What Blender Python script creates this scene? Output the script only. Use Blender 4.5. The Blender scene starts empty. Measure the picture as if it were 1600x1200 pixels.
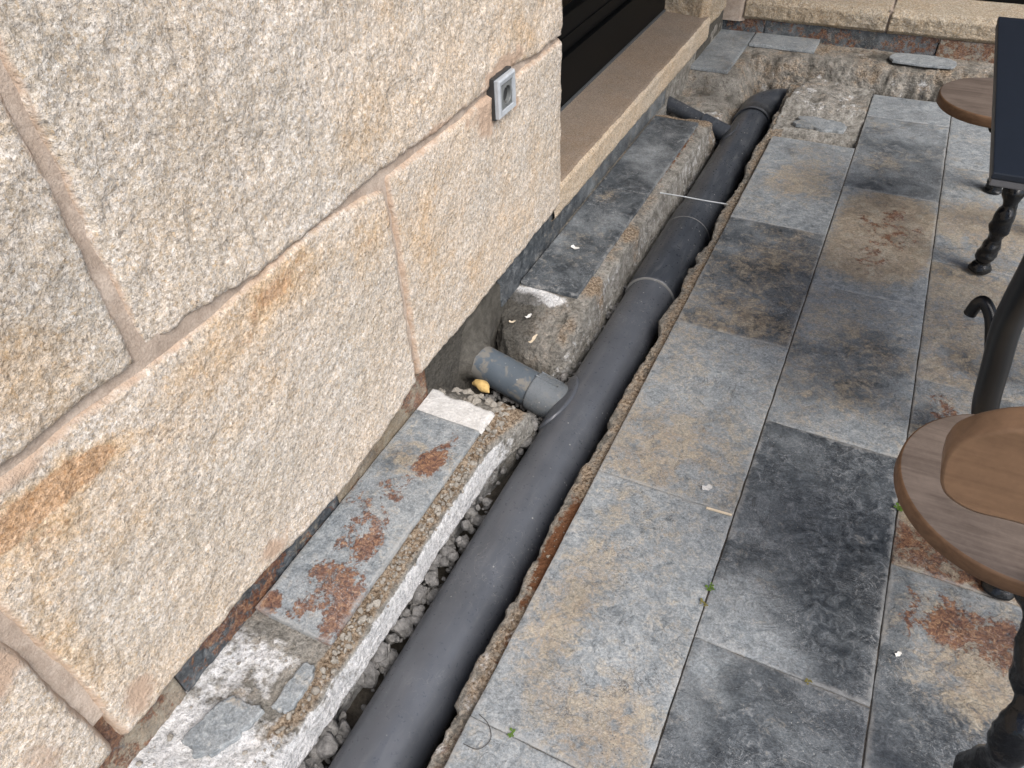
import bpy, math, random
import numpy as np
from mathutils import Matrix, Vector

# ------------------------------------------------------------------ camera, sky, sun, exposure
S = bpy.context.scene
COL = S.collection
cam = bpy.data.cameras.new('camera')
cam.sensor_width = 36.0
cam.lens = 36.0 * 1143.8 / 1600.0
cam.clip_start = 0.02
cam.clip_end = 300.0
camo = bpy.data.objects.new('camera', cam)
COL.objects.link(camo)
camo.matrix_world = Matrix(((0.8971, -0.2768, 0.3444, 0.0), (0.4404, 0.6228, -0.6467, 0.0),
                            (-0.0355, 0.7318, 0.6806, 1.25), (0, 0, 0, 1)))
S.camera = camo

W = bpy.data.worlds.new('World')
S.world = W
W.use_nodes = True
wn = W.node_tree.nodes
sky = wn.new('ShaderNodeTexSky')
sky.sky_type = 'NISHITA'
sky.sun_disc = False
SUN_EL, SUN_AZ = math.radians(50), math.radians(122)      # azimuth clockwise from +Y
sky.sun_elevation = SUN_EL
sky.sun_rotation = SUN_AZ
sky.air_density = 1.0
sky.dust_density = 3.0
sky.ozone_density = 0.6
W.node_tree.links.new(sky.outputs[0], wn['Background'].inputs[0])
wn['Background'].inputs[1].default_value = 0.125
sun = bpy.data.lights.new('sun', 'SUN')
sun.energy = 1.8
sun.angle = math.radians(36)
sun.color = (1.0, 0.98, 0.955)
suno = bpy.data.objects.new('sun', sun)
COL.objects.link(suno)
_d = Vector((math.sin(SUN_AZ) * math.cos(SUN_EL), math.cos(SUN_AZ) * math.cos(SUN_EL), math.sin(SUN_EL)))
suno.rotation_euler = _d.to_track_quat('Z', 'Y').to_euler()
suno.location = (3, -2, 5)
S.view_settings.view_transform = 'Standard'
S.view_settings.look = 'None'
S.view_settings.exposure = 0.72
S.view_settings.gamma = 1.0
S.view_settings.use_curve_mapping = False

random.seed(7)
RNG = np.random.default_rng(11)

# ------------------------------------------------------------------ numpy noise
def _hash(i, j, k, s):
    h = (i.astype(np.int64) * 374761393 + j.astype(np.int64) * 668265263 + k.astype(np.int64) * 2147483647 + s * 974711) & 0xffffffff
    h = ((h ^ (h >> 13)) * 1274126177) & 0xffffffff
    h = ((h ^ (h >> 16)) * 2246822519) & 0xffffffff
    return ((h ^ (h >> 15)) & 0xffff) / 65535.0 * 2 - 1

def vnoise(P, s=0):
    F = np.floor(P); f = P - F
    u = f * f * f * (f * (f * 6 - 15) + 10)
    i, j, k = (F[:, n].astype(np.int64) for n in range(3))
    r = 0
    for a in (0, 1):
        wa = u[:, 0] if a else 1 - u[:, 0]
        for b in (0, 1):
            wb = u[:, 1] if b else 1 - u[:, 1]
            for c in (0, 1):
                wc = u[:, 2] if c else 1 - u[:, 2]
                r = r + wa * wb * wc * _hash(i + a, j + b, k + c, s)
    return r

_RM = np.array([[0.36, 0.48, -0.8], [-0.8, 0.6, 0.0], [0.48, 0.64, 0.6]])
def fbm(P, scale, octs=4, seed=0, gain=0.55, ridged=False):
    Q = np.asarray(P, float) * scale + 13.7
    a, t, r = 1.0, 0.0, 0.0
    for o in range(octs):
        n = vnoise(Q, seed + o * 17)
        if ridged: n = 1 - 2 * np.abs(n)
        r = r + a * n; t += a; a *= gain
        Q = (Q @ _RM.T) * 2.03 + 5.1
    return r / t

def sstep(x, a, b):
    t = np.clip((x - a) / (b - a), 0, 1)
    return t * t * (3 - 2 * t)

def blob(P2, cx, cy, rx, ry, soft=0.6):
    d = np.hypot((P2[:, 0] - cx) / rx, (P2[:, 1] - cy) / ry)
    return 1 - sstep(d, 1 - soft, 1 + soft)

# ------------------------------------------------------------------ mesh and object helpers
def mesh_np(name, V, F, mask=None, smooth=True):
    me = bpy.data.meshes.new(name)
    V = np.asarray(V, np.float32); F = np.asarray(F, np.int32)
    me.vertices.add(len(V)); me.vertices.foreach_set('co', V.ravel())
    n = F.shape[1]
    me.loops.add(F.size); me.loops.foreach_set('vertex_index', F.ravel())
    me.polygons.add(len(F)); me.polygons.foreach_set('loop_start', np.arange(0, F.size, n, dtype=np.int32))
    me.polygons.foreach_set('use_smooth', np.full(len(F), smooth))
    if mask is not None:
        at = me.attributes.new('mask', 'FLOAT_COLOR', 'POINT')
        at.data.foreach_set('color', np.clip(np.asarray(mask, np.float32), 0, 1).ravel())
    me.update(calc_edges=True)
    me.validate()
    return me

def link(name, me, mat, parent=None):
    o = bpy.data.objects.new(name, me)
    COL.objects.link(o)
    if me is not None and mat is not None: me.materials.append(mat)
    if parent is not None: o.parent = parent
    return o

def grid_faces(nu, nv, flip=False, closed_v=False):
    i, j = np.meshgrid(np.arange(nu - 1), np.arange(nv if closed_v else nv - 1), indexing='ij')
    a = (i * nv + j).ravel(); b = ((i + 1) * nv + j).ravel()
    jn = (j + 1) % nv
    c = ((i + 1) * nv + jn).ravel(); d = (i * nv + jn).ravel()
    return np.stack((a, d, c, b) if flip else (a, b, c, d), 1)

def thing(name, label, cat, loc=(0, 0, 0), group=None):
    o = bpy.data.objects.new(name, None)
    o.empty_display_size = 0.05
    COL.objects.link(o); o.location = loc
    o['label'] = label; o['category'] = cat
    if group: o['group'] = group
    return o

def tag(o, label, cat, group=None):
    o['label'] = label; o['category'] = cat
    if group: o['group'] = group
    return o

def struct(name):
    o = bpy.data.objects.new(name, None); COL.objects.link(o); o['kind'] = 'structure'
    return o

def kid(name, me, mat, parent):
    """part whose mesh is given in world coordinates, parented to a thing standing at its base"""
    o = link(name, me, mat, parent)
    off = Vector((0, 0, 0)); p = parent
    while p is not None:
        off += p.location; p = p.parent
    if off.length > 0:
        me.transform(Matrix.Translation(-off))
    return o

def normals_grid(V, nu, nv):
    G = V.reshape(nu, nv, 3)
    N = np.cross(np.gradient(G, axis=0), np.gradient(G, axis=1))
    N /= np.linalg.norm(N, axis=2, keepdims=True) + 1e-12
    return N.reshape(-1, 3)

def sweep(axis, ts, keys, nseg):
    """keys: list of (a(ts), z(ts)) arrays; cross-section polyline swept along axis. Returns V, nu, nv, sparam."""
    K = np.stack([np.stack([np.broadcast_to(a, ts.shape), np.broadcast_to(z, ts.shape)], 1) for a, z in keys], 1)
    cols, sp = [], []
    for k, n in enumerate(nseg):
        for m in range(n):
            t = m / n
            cols.append(K[:, k] * (1 - t) + K[:, k + 1] * t); sp.append(k + t)
    cols.append(K[:, -1]); sp.append(len(nseg))
    A = np.stack(cols, 1)
    nu, nv = A.shape[:2]
    V = np.zeros((nu, nv, 3))
    T = np.repeat(ts[:, None], nv, 1)
    if axis == 'y': V[..., 0] = A[..., 0]; V[..., 1] = T
    else: V[..., 1] = A[..., 0]; V[..., 0] = T
    V[..., 2] = A[..., 1]
    return V.reshape(-1, 3), nu, nv, np.tile(np.array(sp), nu)

def tube_mesh(name, pts, rads, seg=20, bump=None, cap=True, mask=None):
    """tube through smooth points (already dense), radius per point"""
    P = np.asarray(pts, float); n = len(P)
    R = np.broadcast_to(np.asarray(rads, float), (n,))
    T = np.gradient(P, axis=0); T /= np.linalg.norm(T, axis=1, keepdims=True)
    up = np.array([0, 0, 1.0]) if abs(T[0, 2]) < 0.9 else np.array([1.0, 0, 0])
    N = np.cross(T[0], up); N /= np.linalg.norm(N)
    V = []
    a = np.linspace(0, 2 * np.pi, seg, endpoint=False)
    for i in range(n):
        N = N - T[i] * (N @ T[i]); N /= np.linalg.norm(N)
        B = np.cross(T[i], N)
        ring = np.cos(a)[:, None] * N + np.sin(a)[:, None] * B
        V.append(P[i] + ring * R[i])
    V = np.array(V).reshape(-1, 3)
    if bump is not None:
        C = np.repeat(P, seg, 0); D = V - C; L = np.linalg.norm(D, axis=1, keepdims=True) + 1e-9
        V = V + D / L * bump(V)[:, None]
    F = grid_faces(n, seg, closed_v=True)
    if cap:
        k = len(V); V = np.vstack((V, P[0], P[-1]))
        j = np.arange(seg)
        F1 = np.stack((np.full(seg, k), j, (j + 1) % seg, (j + 1) % seg), 1)
        # caps as degenerate-free quads: build ring of triangles through tri-list later
        tri0 = np.stack((np.full(seg, k), (j + 1) % seg, j), 1)
        o = (n - 1) * seg
        tri1 = np.stack((np.full(seg, k + 1), o + j, o + (j + 1) % seg), 1)
        Ft = np.vstack((F[:, [0, 1, 2]], F[:, [0, 2, 3]], tri0, tri1))
        return mesh_np(name, V, Ft, mask)
    return mesh_np(name, V, F, mask)

def spline(ctrl, n):
    C = np.asarray(ctrl, float); m = len(C)
    E = np.vstack((2 * C[0] - C[1], C, 2 * C[-1] - C[-2]))
    out = []
    for t in np.linspace(0, m - 1 - 1e-9, n):
        i = int(t); u = t - i
        p0, p1, p2, p3 = E[i:i + 4]
        out.append(0.5 * ((2 * p1) + (-p0 + p2) * u + (2 * p0 - 5 * p1 + 4 * p2 - p3) * u * u + (-p0 + 3 * p1 - 3 * p2 + p3) * u ** 3))
    return np.array(out)

def box_mesh(name, lo, hi, bevel=0.0):
    import bmesh
    bm = bmesh.new()
    bmesh.ops.create_cube(bm, size=1)
    for v in bm.verts:
        v.co = Vector([(lo[i] + hi[i]) / 2 + v.co[i] * (hi[i] - lo[i]) for i in range(3)])
    if bevel > 0:
        bmesh.ops.bevel(bm, geom=bm.edges[:], offset=bevel, segments=2, affect='EDGES', profile=0.6)
    me = bpy.data.meshes.new(name); bm.to_mesh(me); bm.free()
    return me

def prism_mesh(name, outline, axis, lo, hi, bevel=0.0):
    """2D outline extruded along axis; outline lies in the two other axes"""
    import bmesh
    bm = bmesh.new()
    oth = [i for i in range(3) if i != axis]
    vs = []
    for p in outline:
        c = [0, 0, 0]; c[oth[0]], c[oth[1]] = p; c[axis] = lo
        vs.append(bm.verts.new(c))
    f = bm.faces.new(vs)
    r = bmesh.ops.extrude_face_region(bm, geom=[f])
    for v in r['geom']:
        if isinstance(v, bmesh.types.BMVert): v.co[axis] = hi
    bmesh.ops.recalc_face_normals(bm, faces=bm.faces[:])
    if bevel > 0:
        ed = [e for e in bm.edges if len(e.link_faces) == 2 and e.calc_face_angle() > 0.9]
        bmesh.ops.bevel(bm, geom=ed, offset=bevel, segments=2, affect='EDGES', profile=0.6)
    me = bpy.data.meshes.new(name); bm.to_mesh(me); bm.free()
    for p in me.polygons: p.use_smooth = len(p.vertices) <= 4
    return me

# ------------------------------------------------------------------ shader helpers
class NT:
    def __init__(self, name, rough=0.8, spec=0.3):
        self.m = bpy.data.materials.new(name); self.m.use_nodes = True
        self.t = self.m.node_tree; self.n = self.t.nodes
        self.b = self.n['Principled BSDF']
        self.b.inputs['Roughness'].default_value = rough
        self.b.inputs['Specular IOR Level'].default_value = spec
        self.co = self.n.new('ShaderNodeTexCoord').outputs['Object']
    def L(self, a, b): self.t.links.new(a, b)
    def put(self, sock, v):
        if hasattr(v, 'is_output') or hasattr(v, 'links'): self.L(v, sock)
        elif isinstance(v, tuple) and len(v) == 3 and sock.type == 'RGBA': sock.default_value = (*v, 1)
        else: sock.default_value = v
    def math(self, op, a, b=0.0, clamp=False):
        x = self.n.new('ShaderNodeMath'); x.operation = op; x.use_clamp = clamp
        self.put(x.inputs[0], a); self.put(x.inputs[1], b); return x.outputs[0]
    def noise(self, scale, detail=4, rough=0.55, dist=0.0, co=None, col=False):
        x = self.n.new('ShaderNodeTexNoise')
        x.inputs['Scale'].default_value = scale; x.inputs['Detail'].default_value = detail
        x.inputs['Roughness'].default_value = rough; x.inputs['Distortion'].default_value = dist
        self.L(co or self.co, x.inputs['Vector']); return x.outputs[1 if col else 0]
    def voro(self, scale, feature='F1', out='Distance', co=None, rand=1.0):
        x = self.n.new('ShaderNodeTexVoronoi'); x.feature = feature
        x.inputs['Scale'].default_value = scale; x.inputs['Randomness'].default_value = rand
        self.L(co or self.co, x.inputs['Vector']); return x.outputs[out]
    def ramp(self, f, stops, interp='LINEAR'):
        x = self.n.new('ShaderNodeValToRGB'); x.color_ramp.interpolation = interp
        e = x.color_ramp.elements
        while len(e) < len(stops): e.new(0.5)
        for k, (p, c) in enumerate(stops):
            e[k].position = p
            e[k].color = (*c, 1) if isinstance(c, tuple) else (c, c, c, 1)
        self.put(x.inputs[0], f); return x.outputs[0]
    def mix(self, f, a, b, mode='MIX'):
        x = self.n.new('ShaderNodeMix'); x.data_type = 'RGBA'; x.blend_type = mode
        self.put(x.inputs[0], f); self.put(x.inputs[6], a); self.put(x.inputs[7], b); return x.outputs[2]
    def mask(self):
        x = self.n.new('ShaderNodeAttribute'); x.attribute_name = 'mask'
        s = self.n.new('ShaderNodeSeparateColor'); self.L(x.outputs['Color'], s.inputs[0])
        return s.outputs[0], s.outputs[1], s.outputs[2], x.outputs['Alpha']
    def scaled(self, sx, sy, sz, rot=(0, 0, 0), co=None):
        x = self.n.new('ShaderNodeMapping'); x.inputs['Scale'].default_value = (sx, sy, sz)
        x.inputs['Rotation'].default_value = rot
        self.L(co or self.co, x.inputs[0]); return x.outputs[0]
    def shifted(self):
        oi = self.n.new('ShaderNodeObjectInfo')
        v = self.n.new('ShaderNodeVectorMath'); v.operation = 'SCALE'
        v.inputs[0].default_value = (31.0, 17.0, 5.0); self.L(oi.outputs['Random'], v.inputs['Scale'])
        a = self.n.new('ShaderNodeVectorMath'); a.operation = 'ADD'
        self.L(self.co, a.inputs[0]); self.L(v.outputs[0], a.inputs[1]); return a.outputs[0]
    def bump(self, h, dist, strength=1.0, prev=None):
        x = self.n.new('ShaderNodeBump'); x.inputs['Distance'].default_value = dist
        x.inputs['Strength'].default_value = strength
        self.L(h, x.inputs['Height'])
        if prev is not None: self.L(prev, x.inputs['Normal'])
        return x.outputs[0]
    def done(self, col, nrm=None, rough=None):
        self.put(self.b.inputs['Base Color'], col)
        if nrm is not None: self.L(nrm, self.b.inputs['Normal'])
        if rough is not None: self.put(self.b.inputs['Roughness'], rough)
        return self.m
    def soft(self, m, n, amt=0.6, w=0.12):
        """mask m broken up by noise n (0..1) into a ragged 0..1 factor"""
        a = self.math('ADD', m, self.math('MULTIPLY', self.math('SUBTRACT', n, 0.5), amt))
        x = self.n.new('ShaderNodeMapRange'); x.interpolation_type = 'SMOOTHSTEP'
        self.L(a, x.inputs[0]); x.inputs[1].default_value = 0.5 - w; x.inputs[2].default_value = 0.5 + w
        return x.outputs[0]

# ------------------------------------------------------------------ materials
def granite(name, grain=1.0, tint=(1, 1, 1), bump=1.0):
    k = NT(name, 0.92, 0.12)
    mr, mg, mb, ma = k.mask()      # rust, grey, mortar smear, dirt
    g = 135 * grain
    n_f = k.noise(g, 3, 0.6)
    n_w = k.noise(g * 1.6, 3, 0.7, col=True)
    warp = k.n.new('ShaderNodeVectorMath'); warp.operation = 'MULTIPLY_ADD'
    k.L(n_w, warp.inputs[0]); warp.inputs[1].default_value = (0.010 / grain,) * 3; k.L(k.co, warp.inputs[2])
    def cells(sc):
        sp = k.n.new('ShaderNodeSeparateColor'); k.L(k.voro(sc, out='Color', co=warp.outputs[0]), sp.inputs[0]); return sp.outputs[0]
    tones = [(0.0, (0.30, 0.275, 0.245)), (0.08, (0.40, 0.355, 0.295)), (0.2, (0.57, 0.50, 0.405)), (0.42, (0.66, 0.60, 0.52)),
             (0.6, (0.54, 0.515, 0.48)), (0.72, (0.78, 0.75, 0.70)), (0.95, (0.57, 0.45, 0.31))]
    c = k.mix(0.5, k.ramp(cells(g * 1.5), tones, 'CONSTANT'), k.ramp(cells(g * 2.9), tones, 'CONSTANT'))
    c = k.mix(0.55, c, k.ramp(n_f, [(0.28, 0.58), (0.46, 1.0), (0.68, 1.2)]), 'MULTIPLY')
    fine = k.noise(g * 5, 3, 0.75)
    c = k.mix(0.5, c, k.ramp(fine, [(0.37, 0.55), (0.5, 1.0), (0.63, 1.25)]), 'MULTIPLY')
    big = k.noise(3.4, 5, 0.65)
    c = k.mix(k.ramp(big, [(0.4, 0.0), (0.68, 0.6)]), c, (1.02, 0.92, 0.80), 'MULTIPLY')
    c = k.mix(k.ramp(k.noise(9, 5, 0.7), [(0.38, 0.5), (0.55, 0.0)]), c, (0.84, 0.84, 0.83), 'MULTIPLY')
    c = k.mix(k.math('MULTIPLY', mg, 0.6), c, (0.86, 0.89, 0.91), 'MULTIPLY')
    ob = k.noise(30, 6, 0.72)
    c = k.mix(k.math('MULTIPLY', k.soft(mr, ob, 1.2, 0.4), 0.62), c, (0.99, 0.74, 0.44), 'MULTIPLY')
    c = k.mix(k.math('MULTIPLY', k.soft(k.math('MULTIPLY', mr, mr), k.noise(48, 6, 0.72), 1.3, 0.14), 0.40), c, (0.66, 0.42, 0.30), 'MULTIPLY')
    c = k.mix(k.soft(mb, ob, 1.0, 0.2), c, (0.47, 0.36, 0.275))
    c = k.mix(k.math('MULTIPLY', ma, 0.6), c, (0.62, 0.58, 0.54), 'MULTIPLY')
    c = k.mix(1.0, c, tint, 'MULTIPLY')
    h2 = k.noise(g * 2.6, 4, 0.75)
    hh = k.math('ADD', n_f, k.math('MULTIPLY', h2, 0.6))
    hh = k.math('ADD', hh, k.math('MULTIPLY', cells(g * 1.5), 0.12))
    lowb = k.bump(k.noise(g * 0.42, 3, 0.55), 0.010 / grain * bump, 0.55)
    nb = k.bump(hh, 0.0048 / grain * bump, 0.8, lowb)
    return k.done(c, nb)

M_GRANITE = granite('granite_tooled', 1.0, (1.10, 1.075, 1.065))
M_GRANITE_FINE_SHADED = granite('granite_fine_shaded', 2.0, (0.44, 0.395, 0.365), 0.45)  # sill top: dark tint puts the overhead shade into the stone colour
M_GRANITE_SILL_FACE = granite('granite_sill_face', 1.3, (0.98, 0.91, 0.82), 1.3)
M_GRANITE_SPLIT = granite('granite_split', 1.0, (0.80, 0.755, 0.68), 1.7)

def mortar_mat():
    k = NT('pointing_mortar', 0.95, 0.1)
    a = k.noise(20, 7, 0.72); b = k.noise(320, 3, 0.7)
    c = k.ramp(a, [(0.3, (0.32, 0.255, 0.205)), (0.5, (0.42, 0.345, 0.285)), (0.66, (0.54, 0.46, 0.39))])
    c = k.mix(0.45, c, k.ramp(b, [(0.3, 0.7), (0.7, 1.2)]), 'MULTIPLY')
    nb = k.bump(k.math('ADD', b, k.math('MULTIPLY', k.noise(45, 4), 2)), 0.002, 0.8)
    return k.done(c, nb)
M_MORTAR = mortar_mat()

def slate():
    k = NT('slate', 0.62, 0.35)
    dk, tn, ru, ed = k.mask()
    co = k.shifted()
    n1 = k.noise(9, 7, 0.66, 0.6, co); n2 = k.noise(42, 7, 0.72, 0.8, co); n3 = k.noise(190, 4, 0.75, 0.0, co)
    n4 = k.noise(20, 6, 0.72, 1.0, co); n5 = k.noise(75, 5, 0.7, 1.5, co)
    st = k.scaled(1.0, 3.0, 1.0, (0, 0, 0.5), co)
    n6 = k.noise(300, 3, 0.8, 0.0, co); nl = k.noise(5.5, 6, 0.7, 0.8, co)
    base = k.ramp(n2, [(0.32, (0.125, 0.143, 0.156)), (0.44, (0.212, 0.233, 0.246)), (0.55, (0.272, 0.292, 0.302)), (0.70, (0.37, 0.387, 0.395))])
    dark = k.ramp(n2, [(0.34, (0.022, 0.027, 0.033)), (0.46, (0.048, 0.056, 0.064)), (0.55, (0.085, 0.096, 0.106)), (0.68, (0.18, 0.193, 0.203))])
    tan = k.ramp(n4, [(0.32, (0.15, 0.115, 0.075)), (0.47, (0.285, 0.212, 0.132)), (0.58, (0.345, 0.285, 0.198)), (0.72, (0.37, 0.34, 0.28))])
    rust = k.ramp(n5, [(0.36, (0.065, 0.028, 0.019)), (0.48, (0.145, 0.062, 0.035)), (0.58, (0.225, 0.115, 0.060)), (0.68, (0.33, 0.22, 0.13))])
    c = k.mix(k.soft(dk, k.math('ADD', k.math('MULTIPLY', n1, .55), k.math('MULTIPLY', n2, .45)), 2.2, 0.30), base, dark)
    tf = k.soft(tn, k.math('ADD', k.math('MULTIPLY', k.math('ADD', n2, n5), .28), k.math('MULTIPLY', n4, .44)), 3.4, 0.28)
    c = k.mix(k.math('MULTIPLY', tf, 0.74), c, tan)
    # mottling: darker and paler clouds in the cleavage surface
    c = k.mix(0.5, c, k.ramp(nl, [(0.32, 0.66), (0.48, 0.98), (0.56, 1.08), (0.7, 1.35)]), 'MULTIPLY')
    c = k.mix(k.ramp(n4, [(0.60, 0.0), (0.68, 0.28)]), c, (0.060, 0.066, 0.074))
    rn = k.noise(24, 9, 0.66, 0.5, co); rn2 = k.noise(95, 6, 0.7, 0.8, co)
    rf = k.soft(ru, k.math('ADD', k.math('MULTIPLY', rn, .62), k.math('MULTIPLY', rn2, .38)), 2.2, 0.06)
    c = k.mix(k.math('MULTIPLY', rf, 0.9), c, rust)
    scr = k.math('ABSOLUTE', k.math('SUBTRACT', k.noise(15, 4, 0.55, 2.4, co), 0.5))
    scr = k.ramp(scr, [(0.0, 1.0), (0.008, 0.0)])
    scr2 = k.math('ABSOLUTE', k.math('SUBTRACT', k.noise(36, 4, 0.55, 3.0, st), 0.5))
    scr = k.math('MAXIMUM', scr, k.ramp(scr2, [(0.0, 1.0), (0.014, 0.0)]))
    scr = k.math('MULTIPLY', scr, k.ramp(k.noise(8, 5, 0.65, 0, co), [(0.42, 0.0), (0.58, 0.75)]))
    c = k.mix(scr, c, (0.36, 0.37, 0.375))
    crk = k.math('ABSOLUTE', k.math('SUBTRACT', k.noise(6.5, 7, 0.6, 0.9, co), 0.5))
    crk = k.math('MULTIPLY', k.ramp(crk, [(0.0, 1.0), (0.0035, 0.0)]), k.ramp(k.noise(4, 3, 0.5, 0, co), [(0.5, 0.0), (0.58, 0.8)]))
    c = k.mix(crk, c, (0.045, 0.043, 0.042))
    c = k.mix(0.75, c, k.ramp(n3, [(0.37, 0.74), (0.5, 1.02), (0.63, 1.25)]), 'MULTIPLY')
    c = k.mix(0.6, c, k.ramp(n6, [(0.38, 0.72), (0.5, 1.02), (0.62, 1.25)]), 'MULTIPLY')
    c = k.mix(0.5, c, k.ramp(n5, [(0.37, 0.70), (0.5, 1.02), (0.63, 1.25)]), 'MULTIPLY')
    dots = k.math('MULTIPLY', k.ramp(k.voro(75, co=co), [(0.05, 1.0), (0.10, 0.0)]), k.ramp(k.noise(11, 2, 0.5, 0, co), [(0.5, 0.0), (0.62, 0.6)]))
    c = k.mix(dots, c, (0.55, 0.54, 0.50))
    flk = k.math('MULTIPLY', k.ramp(k.voro(130, co=co), [(0.10, 1.0), (0.22, 0.0)]), k.ramp(n1, [(0.5, 0.0), (0.6, 0.75)]))
    c = k.mix(flk, c, (0.05, 0.05, 0.052))
    c = k.mix(k.math('MULTIPLY', k.soft(ed, n2, 1.8, 0.3), 0.55), c, (0.33, 0.33, 0.32))
    lay = k.ramp(k.noise(7, 8, 0.62, 0.5, co), [(0.30, 0.0), (0.44, 0.12), (0.452, 0.3), (0.53, 0.42), (0.54, 0.6), (0.62, 0.75), (0.63, 1.0)])
    b1 = k.bump(lay, 0.0035, 0.9)
    b0 = k.bump(rf, 0.0012, 0.6, b1)
    b2 = k.bump(k.math('ADD', k.math('ADD', n2, k.math('MULTIPLY', n3, 0.35)), k.math('MULTIPLY', n5, 0.6)), 0.0032, 0.7, b0)
    ro = k.ramp(n2, [(0.35, 0.36), (0.65, 0.58)])
    return k.done(c, b2, ro)
M_SLATE = slate()

def concrete():
    k = NT('mortar_bed', 0.95, 0.12)
    wh, br, dk, rs = k.mask()
    a = k.noise(30, 6, 0.7); b = k.noise(130, 5, 0.75); c3 = k.noise(420, 3, 0.75)
    c = k.ramp(a, [(0.36, (0.165, 0.155, 0.135)), (0.5, (0.30, 0.285, 0.255)), (0.64, (0.43, 0.415, 0.38))])
    c = k.mix(k.soft(br, a, 1.6, 0.25), c, k.ramp(b, [(0.38, (0.15, 0.105, 0.07)), (0.5, (0.285, 0.22, 0.155)), (0.62, (0.43, 0.35, 0.265))]))
    c = k.mix(k.math('MULTIPLY', k.soft(wh, k.noise(40, 7, 0.72), 1.9, 0.2), 0.93), c, k.ramp(a, [(0.36, (0.66, 0.665, 0.67)), (0.6, (0.84, 0.835, 0.83))]))
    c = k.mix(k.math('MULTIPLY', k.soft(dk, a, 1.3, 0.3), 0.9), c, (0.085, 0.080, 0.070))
    c = k.mix(k.soft(rs, k.noise(45, 6, 0.7), 1.4, 0.12), c, (0.17, 0.080, 0.042))
    c = k.mix(0.75, c, k.ramp(b, [(0.36, 0.52), (0.48, 1.05), (0.62, 1.25)]), 'MULTIPLY')
    c = k.mix(0.6, c, k.ramp(c3, [(0.37, 0.6), (0.48, 1.05), (0.6, 1.2)]), 'MULTIPLY')
    vv = k.voro(120, out='Distance')
    h = k.math('ADD', k.math('ADD', a, k.math('MULTIPLY', b, 0.8)), k.math('MULTIPLY', c3, 0.25))
    h = k.math('SUBTRACT', h, k.math('MULTIPLY', vv, 0.35))
    nb = k.bump(h, 0.012, 0.95)
    return k.done(c, nb)
M_CONC = concrete()

def stone_mat(name, c0, c1, rough=0.95, scale=60):
    k = NT(name, rough, 0.15)
    co = k.shifted() if False else k.co
    a = k.noise(scale, 5, 0.7); b = k.noise(scale * 6, 3, 0.7)
    c = k.ramp(a, [(0.3, c0), (0.7, c1)])
    c = k.mix(0.5, c, k.ramp(b, [(0.3, 0.6), (0.7, 1.2)]), 'MULTIPLY')
    return k.done(c, k.bump(k.math('ADD', a, b), 0.004, 0.8))
M_GRAVEL = stone_mat('gravel_grey', (0.075, 0.073, 0.069), (0.31, 0.30, 0.288), scale=45)
M_SOIL = stone_mat('trench_soil', (0.035, 0.030, 0.025), (0.13, 0.115, 0.095), scale=50)
M_JOINT = stone_mat('joint_dirt', (0.09, 0.075, 0.06), (0.27, 0.235, 0.195), scale=70)
M_PLASTER = stone_mat('white_adhesive', (0.52, 0.51, 0.49), (0.70, 0.69, 0.67), scale=25)
M_WET = stone_mat('wet_cement', (0.062, 0.058, 0.050), (0.14, 0.132, 0.116), 0.7, 40)
M_ROOF = stone_mat('porch_boards', (0.42, 0.42, 0.42), (0.52, 0.52, 0.51), scale=12)

def pvc(name, base, rough, dust=0.5, mud=0.0, wallmud=False):
    k = NT(name, rough, 0.45)
    a = k.noise(7, 5, 0.6); b = k.noise(90, 4, 0.65); 
    st = k.noise(26, 4, 0.6, 0.3, k.scaled(3.0, 0.5, 3.0))
    c = k.mix(k.ramp(a, [(0.35, 0.0), (0.75, 0.35)]), base, tuple(min(1, x * 1.9 + 0.02) for x in base))
    c = k.mix(k.ramp(st, [(0.52, 0.0), (0.75, 0.35 * dust)]), c, (0.17, 0.178, 0.185))
    scr = k.math('ABSOLUTE', k.math('SUBTRACT', k.noise(19, 3, 0.5, 2.0), 0.5))
    scr = k.math('MULTIPLY', k.ramp(scr, [(0.0, 1.0), (0.007, 0.0)]), k.ramp(k.noise(5, 3), [(0.5, 0.0), (0.66, 0.7)]))
    c = k.mix(k.math('MULTIPLY', scr, dust), c, (0.34, 0.34, 0.33))
    dots = k.math('MULTIPLY', k.ramp(k.voro(48), [(0.05, 1.0), (0.12, 0.0)]), k.ramp(k.noise(9, 3), [(0.46, 0.0), (0.6, 1.0)]))
    c = k.mix(k.math('MULTIPLY', dots, dust), c, (0.62, 0.61, 0.58))
    ro = k.ramp(b, [(0.3, max(0.05, rough - 0.08)), (0.7, rough + 0.12)])
    if mud > 0:
        nm = k.noise(24, 6, 0.65, 0.4)
        if wallmud:     # cement smeared thicker towards the wall end of the pipe
            sx = k.n.new('ShaderNodeSeparateXYZ'); k.L(k.co, sx.inputs[0])
            mr_ = k.n.new('ShaderNodeMapRange'); k.L(sx.outputs[0], mr_.inputs[0])
            mr_.inputs[1].default_value = WALLMUD[0]; mr_.inputs[2].default_value = WALLMUD[1]
            nm = k.math('ADD', nm, k.math('MULTIPLY', mr_.outputs[0], 0.24))
        mk = k.ramp(nm, [(0.54, 0.0), (0.60, mud)])
        c = k.mix(mk, c, (0.215, 0.20, 0.172)); ro = k.math('ADD', ro, k.math('MULTIPLY', mk, 0.4))
    return k.done(c, k.bump(b, 0.0004, 0.5), ro)
WALLMUD = (-0.74 - (-0.475), -0.82 - (-0.475))       # in the pipe thing's own space
M_PIPE = pvc('dark_pvc', (0.070, 0.077, 0.090), 0.32, 0.55)
M_PIPE_DUSTY = pvc('dusty_dark_pvc', (0.040, 0.046, 0.056), 0.32, 1.0)
M_BRANCH = pvc('blue_grey_pvc', (0.085, 0.105, 0.125), 0.33, 0.6, 0.8, True)
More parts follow.
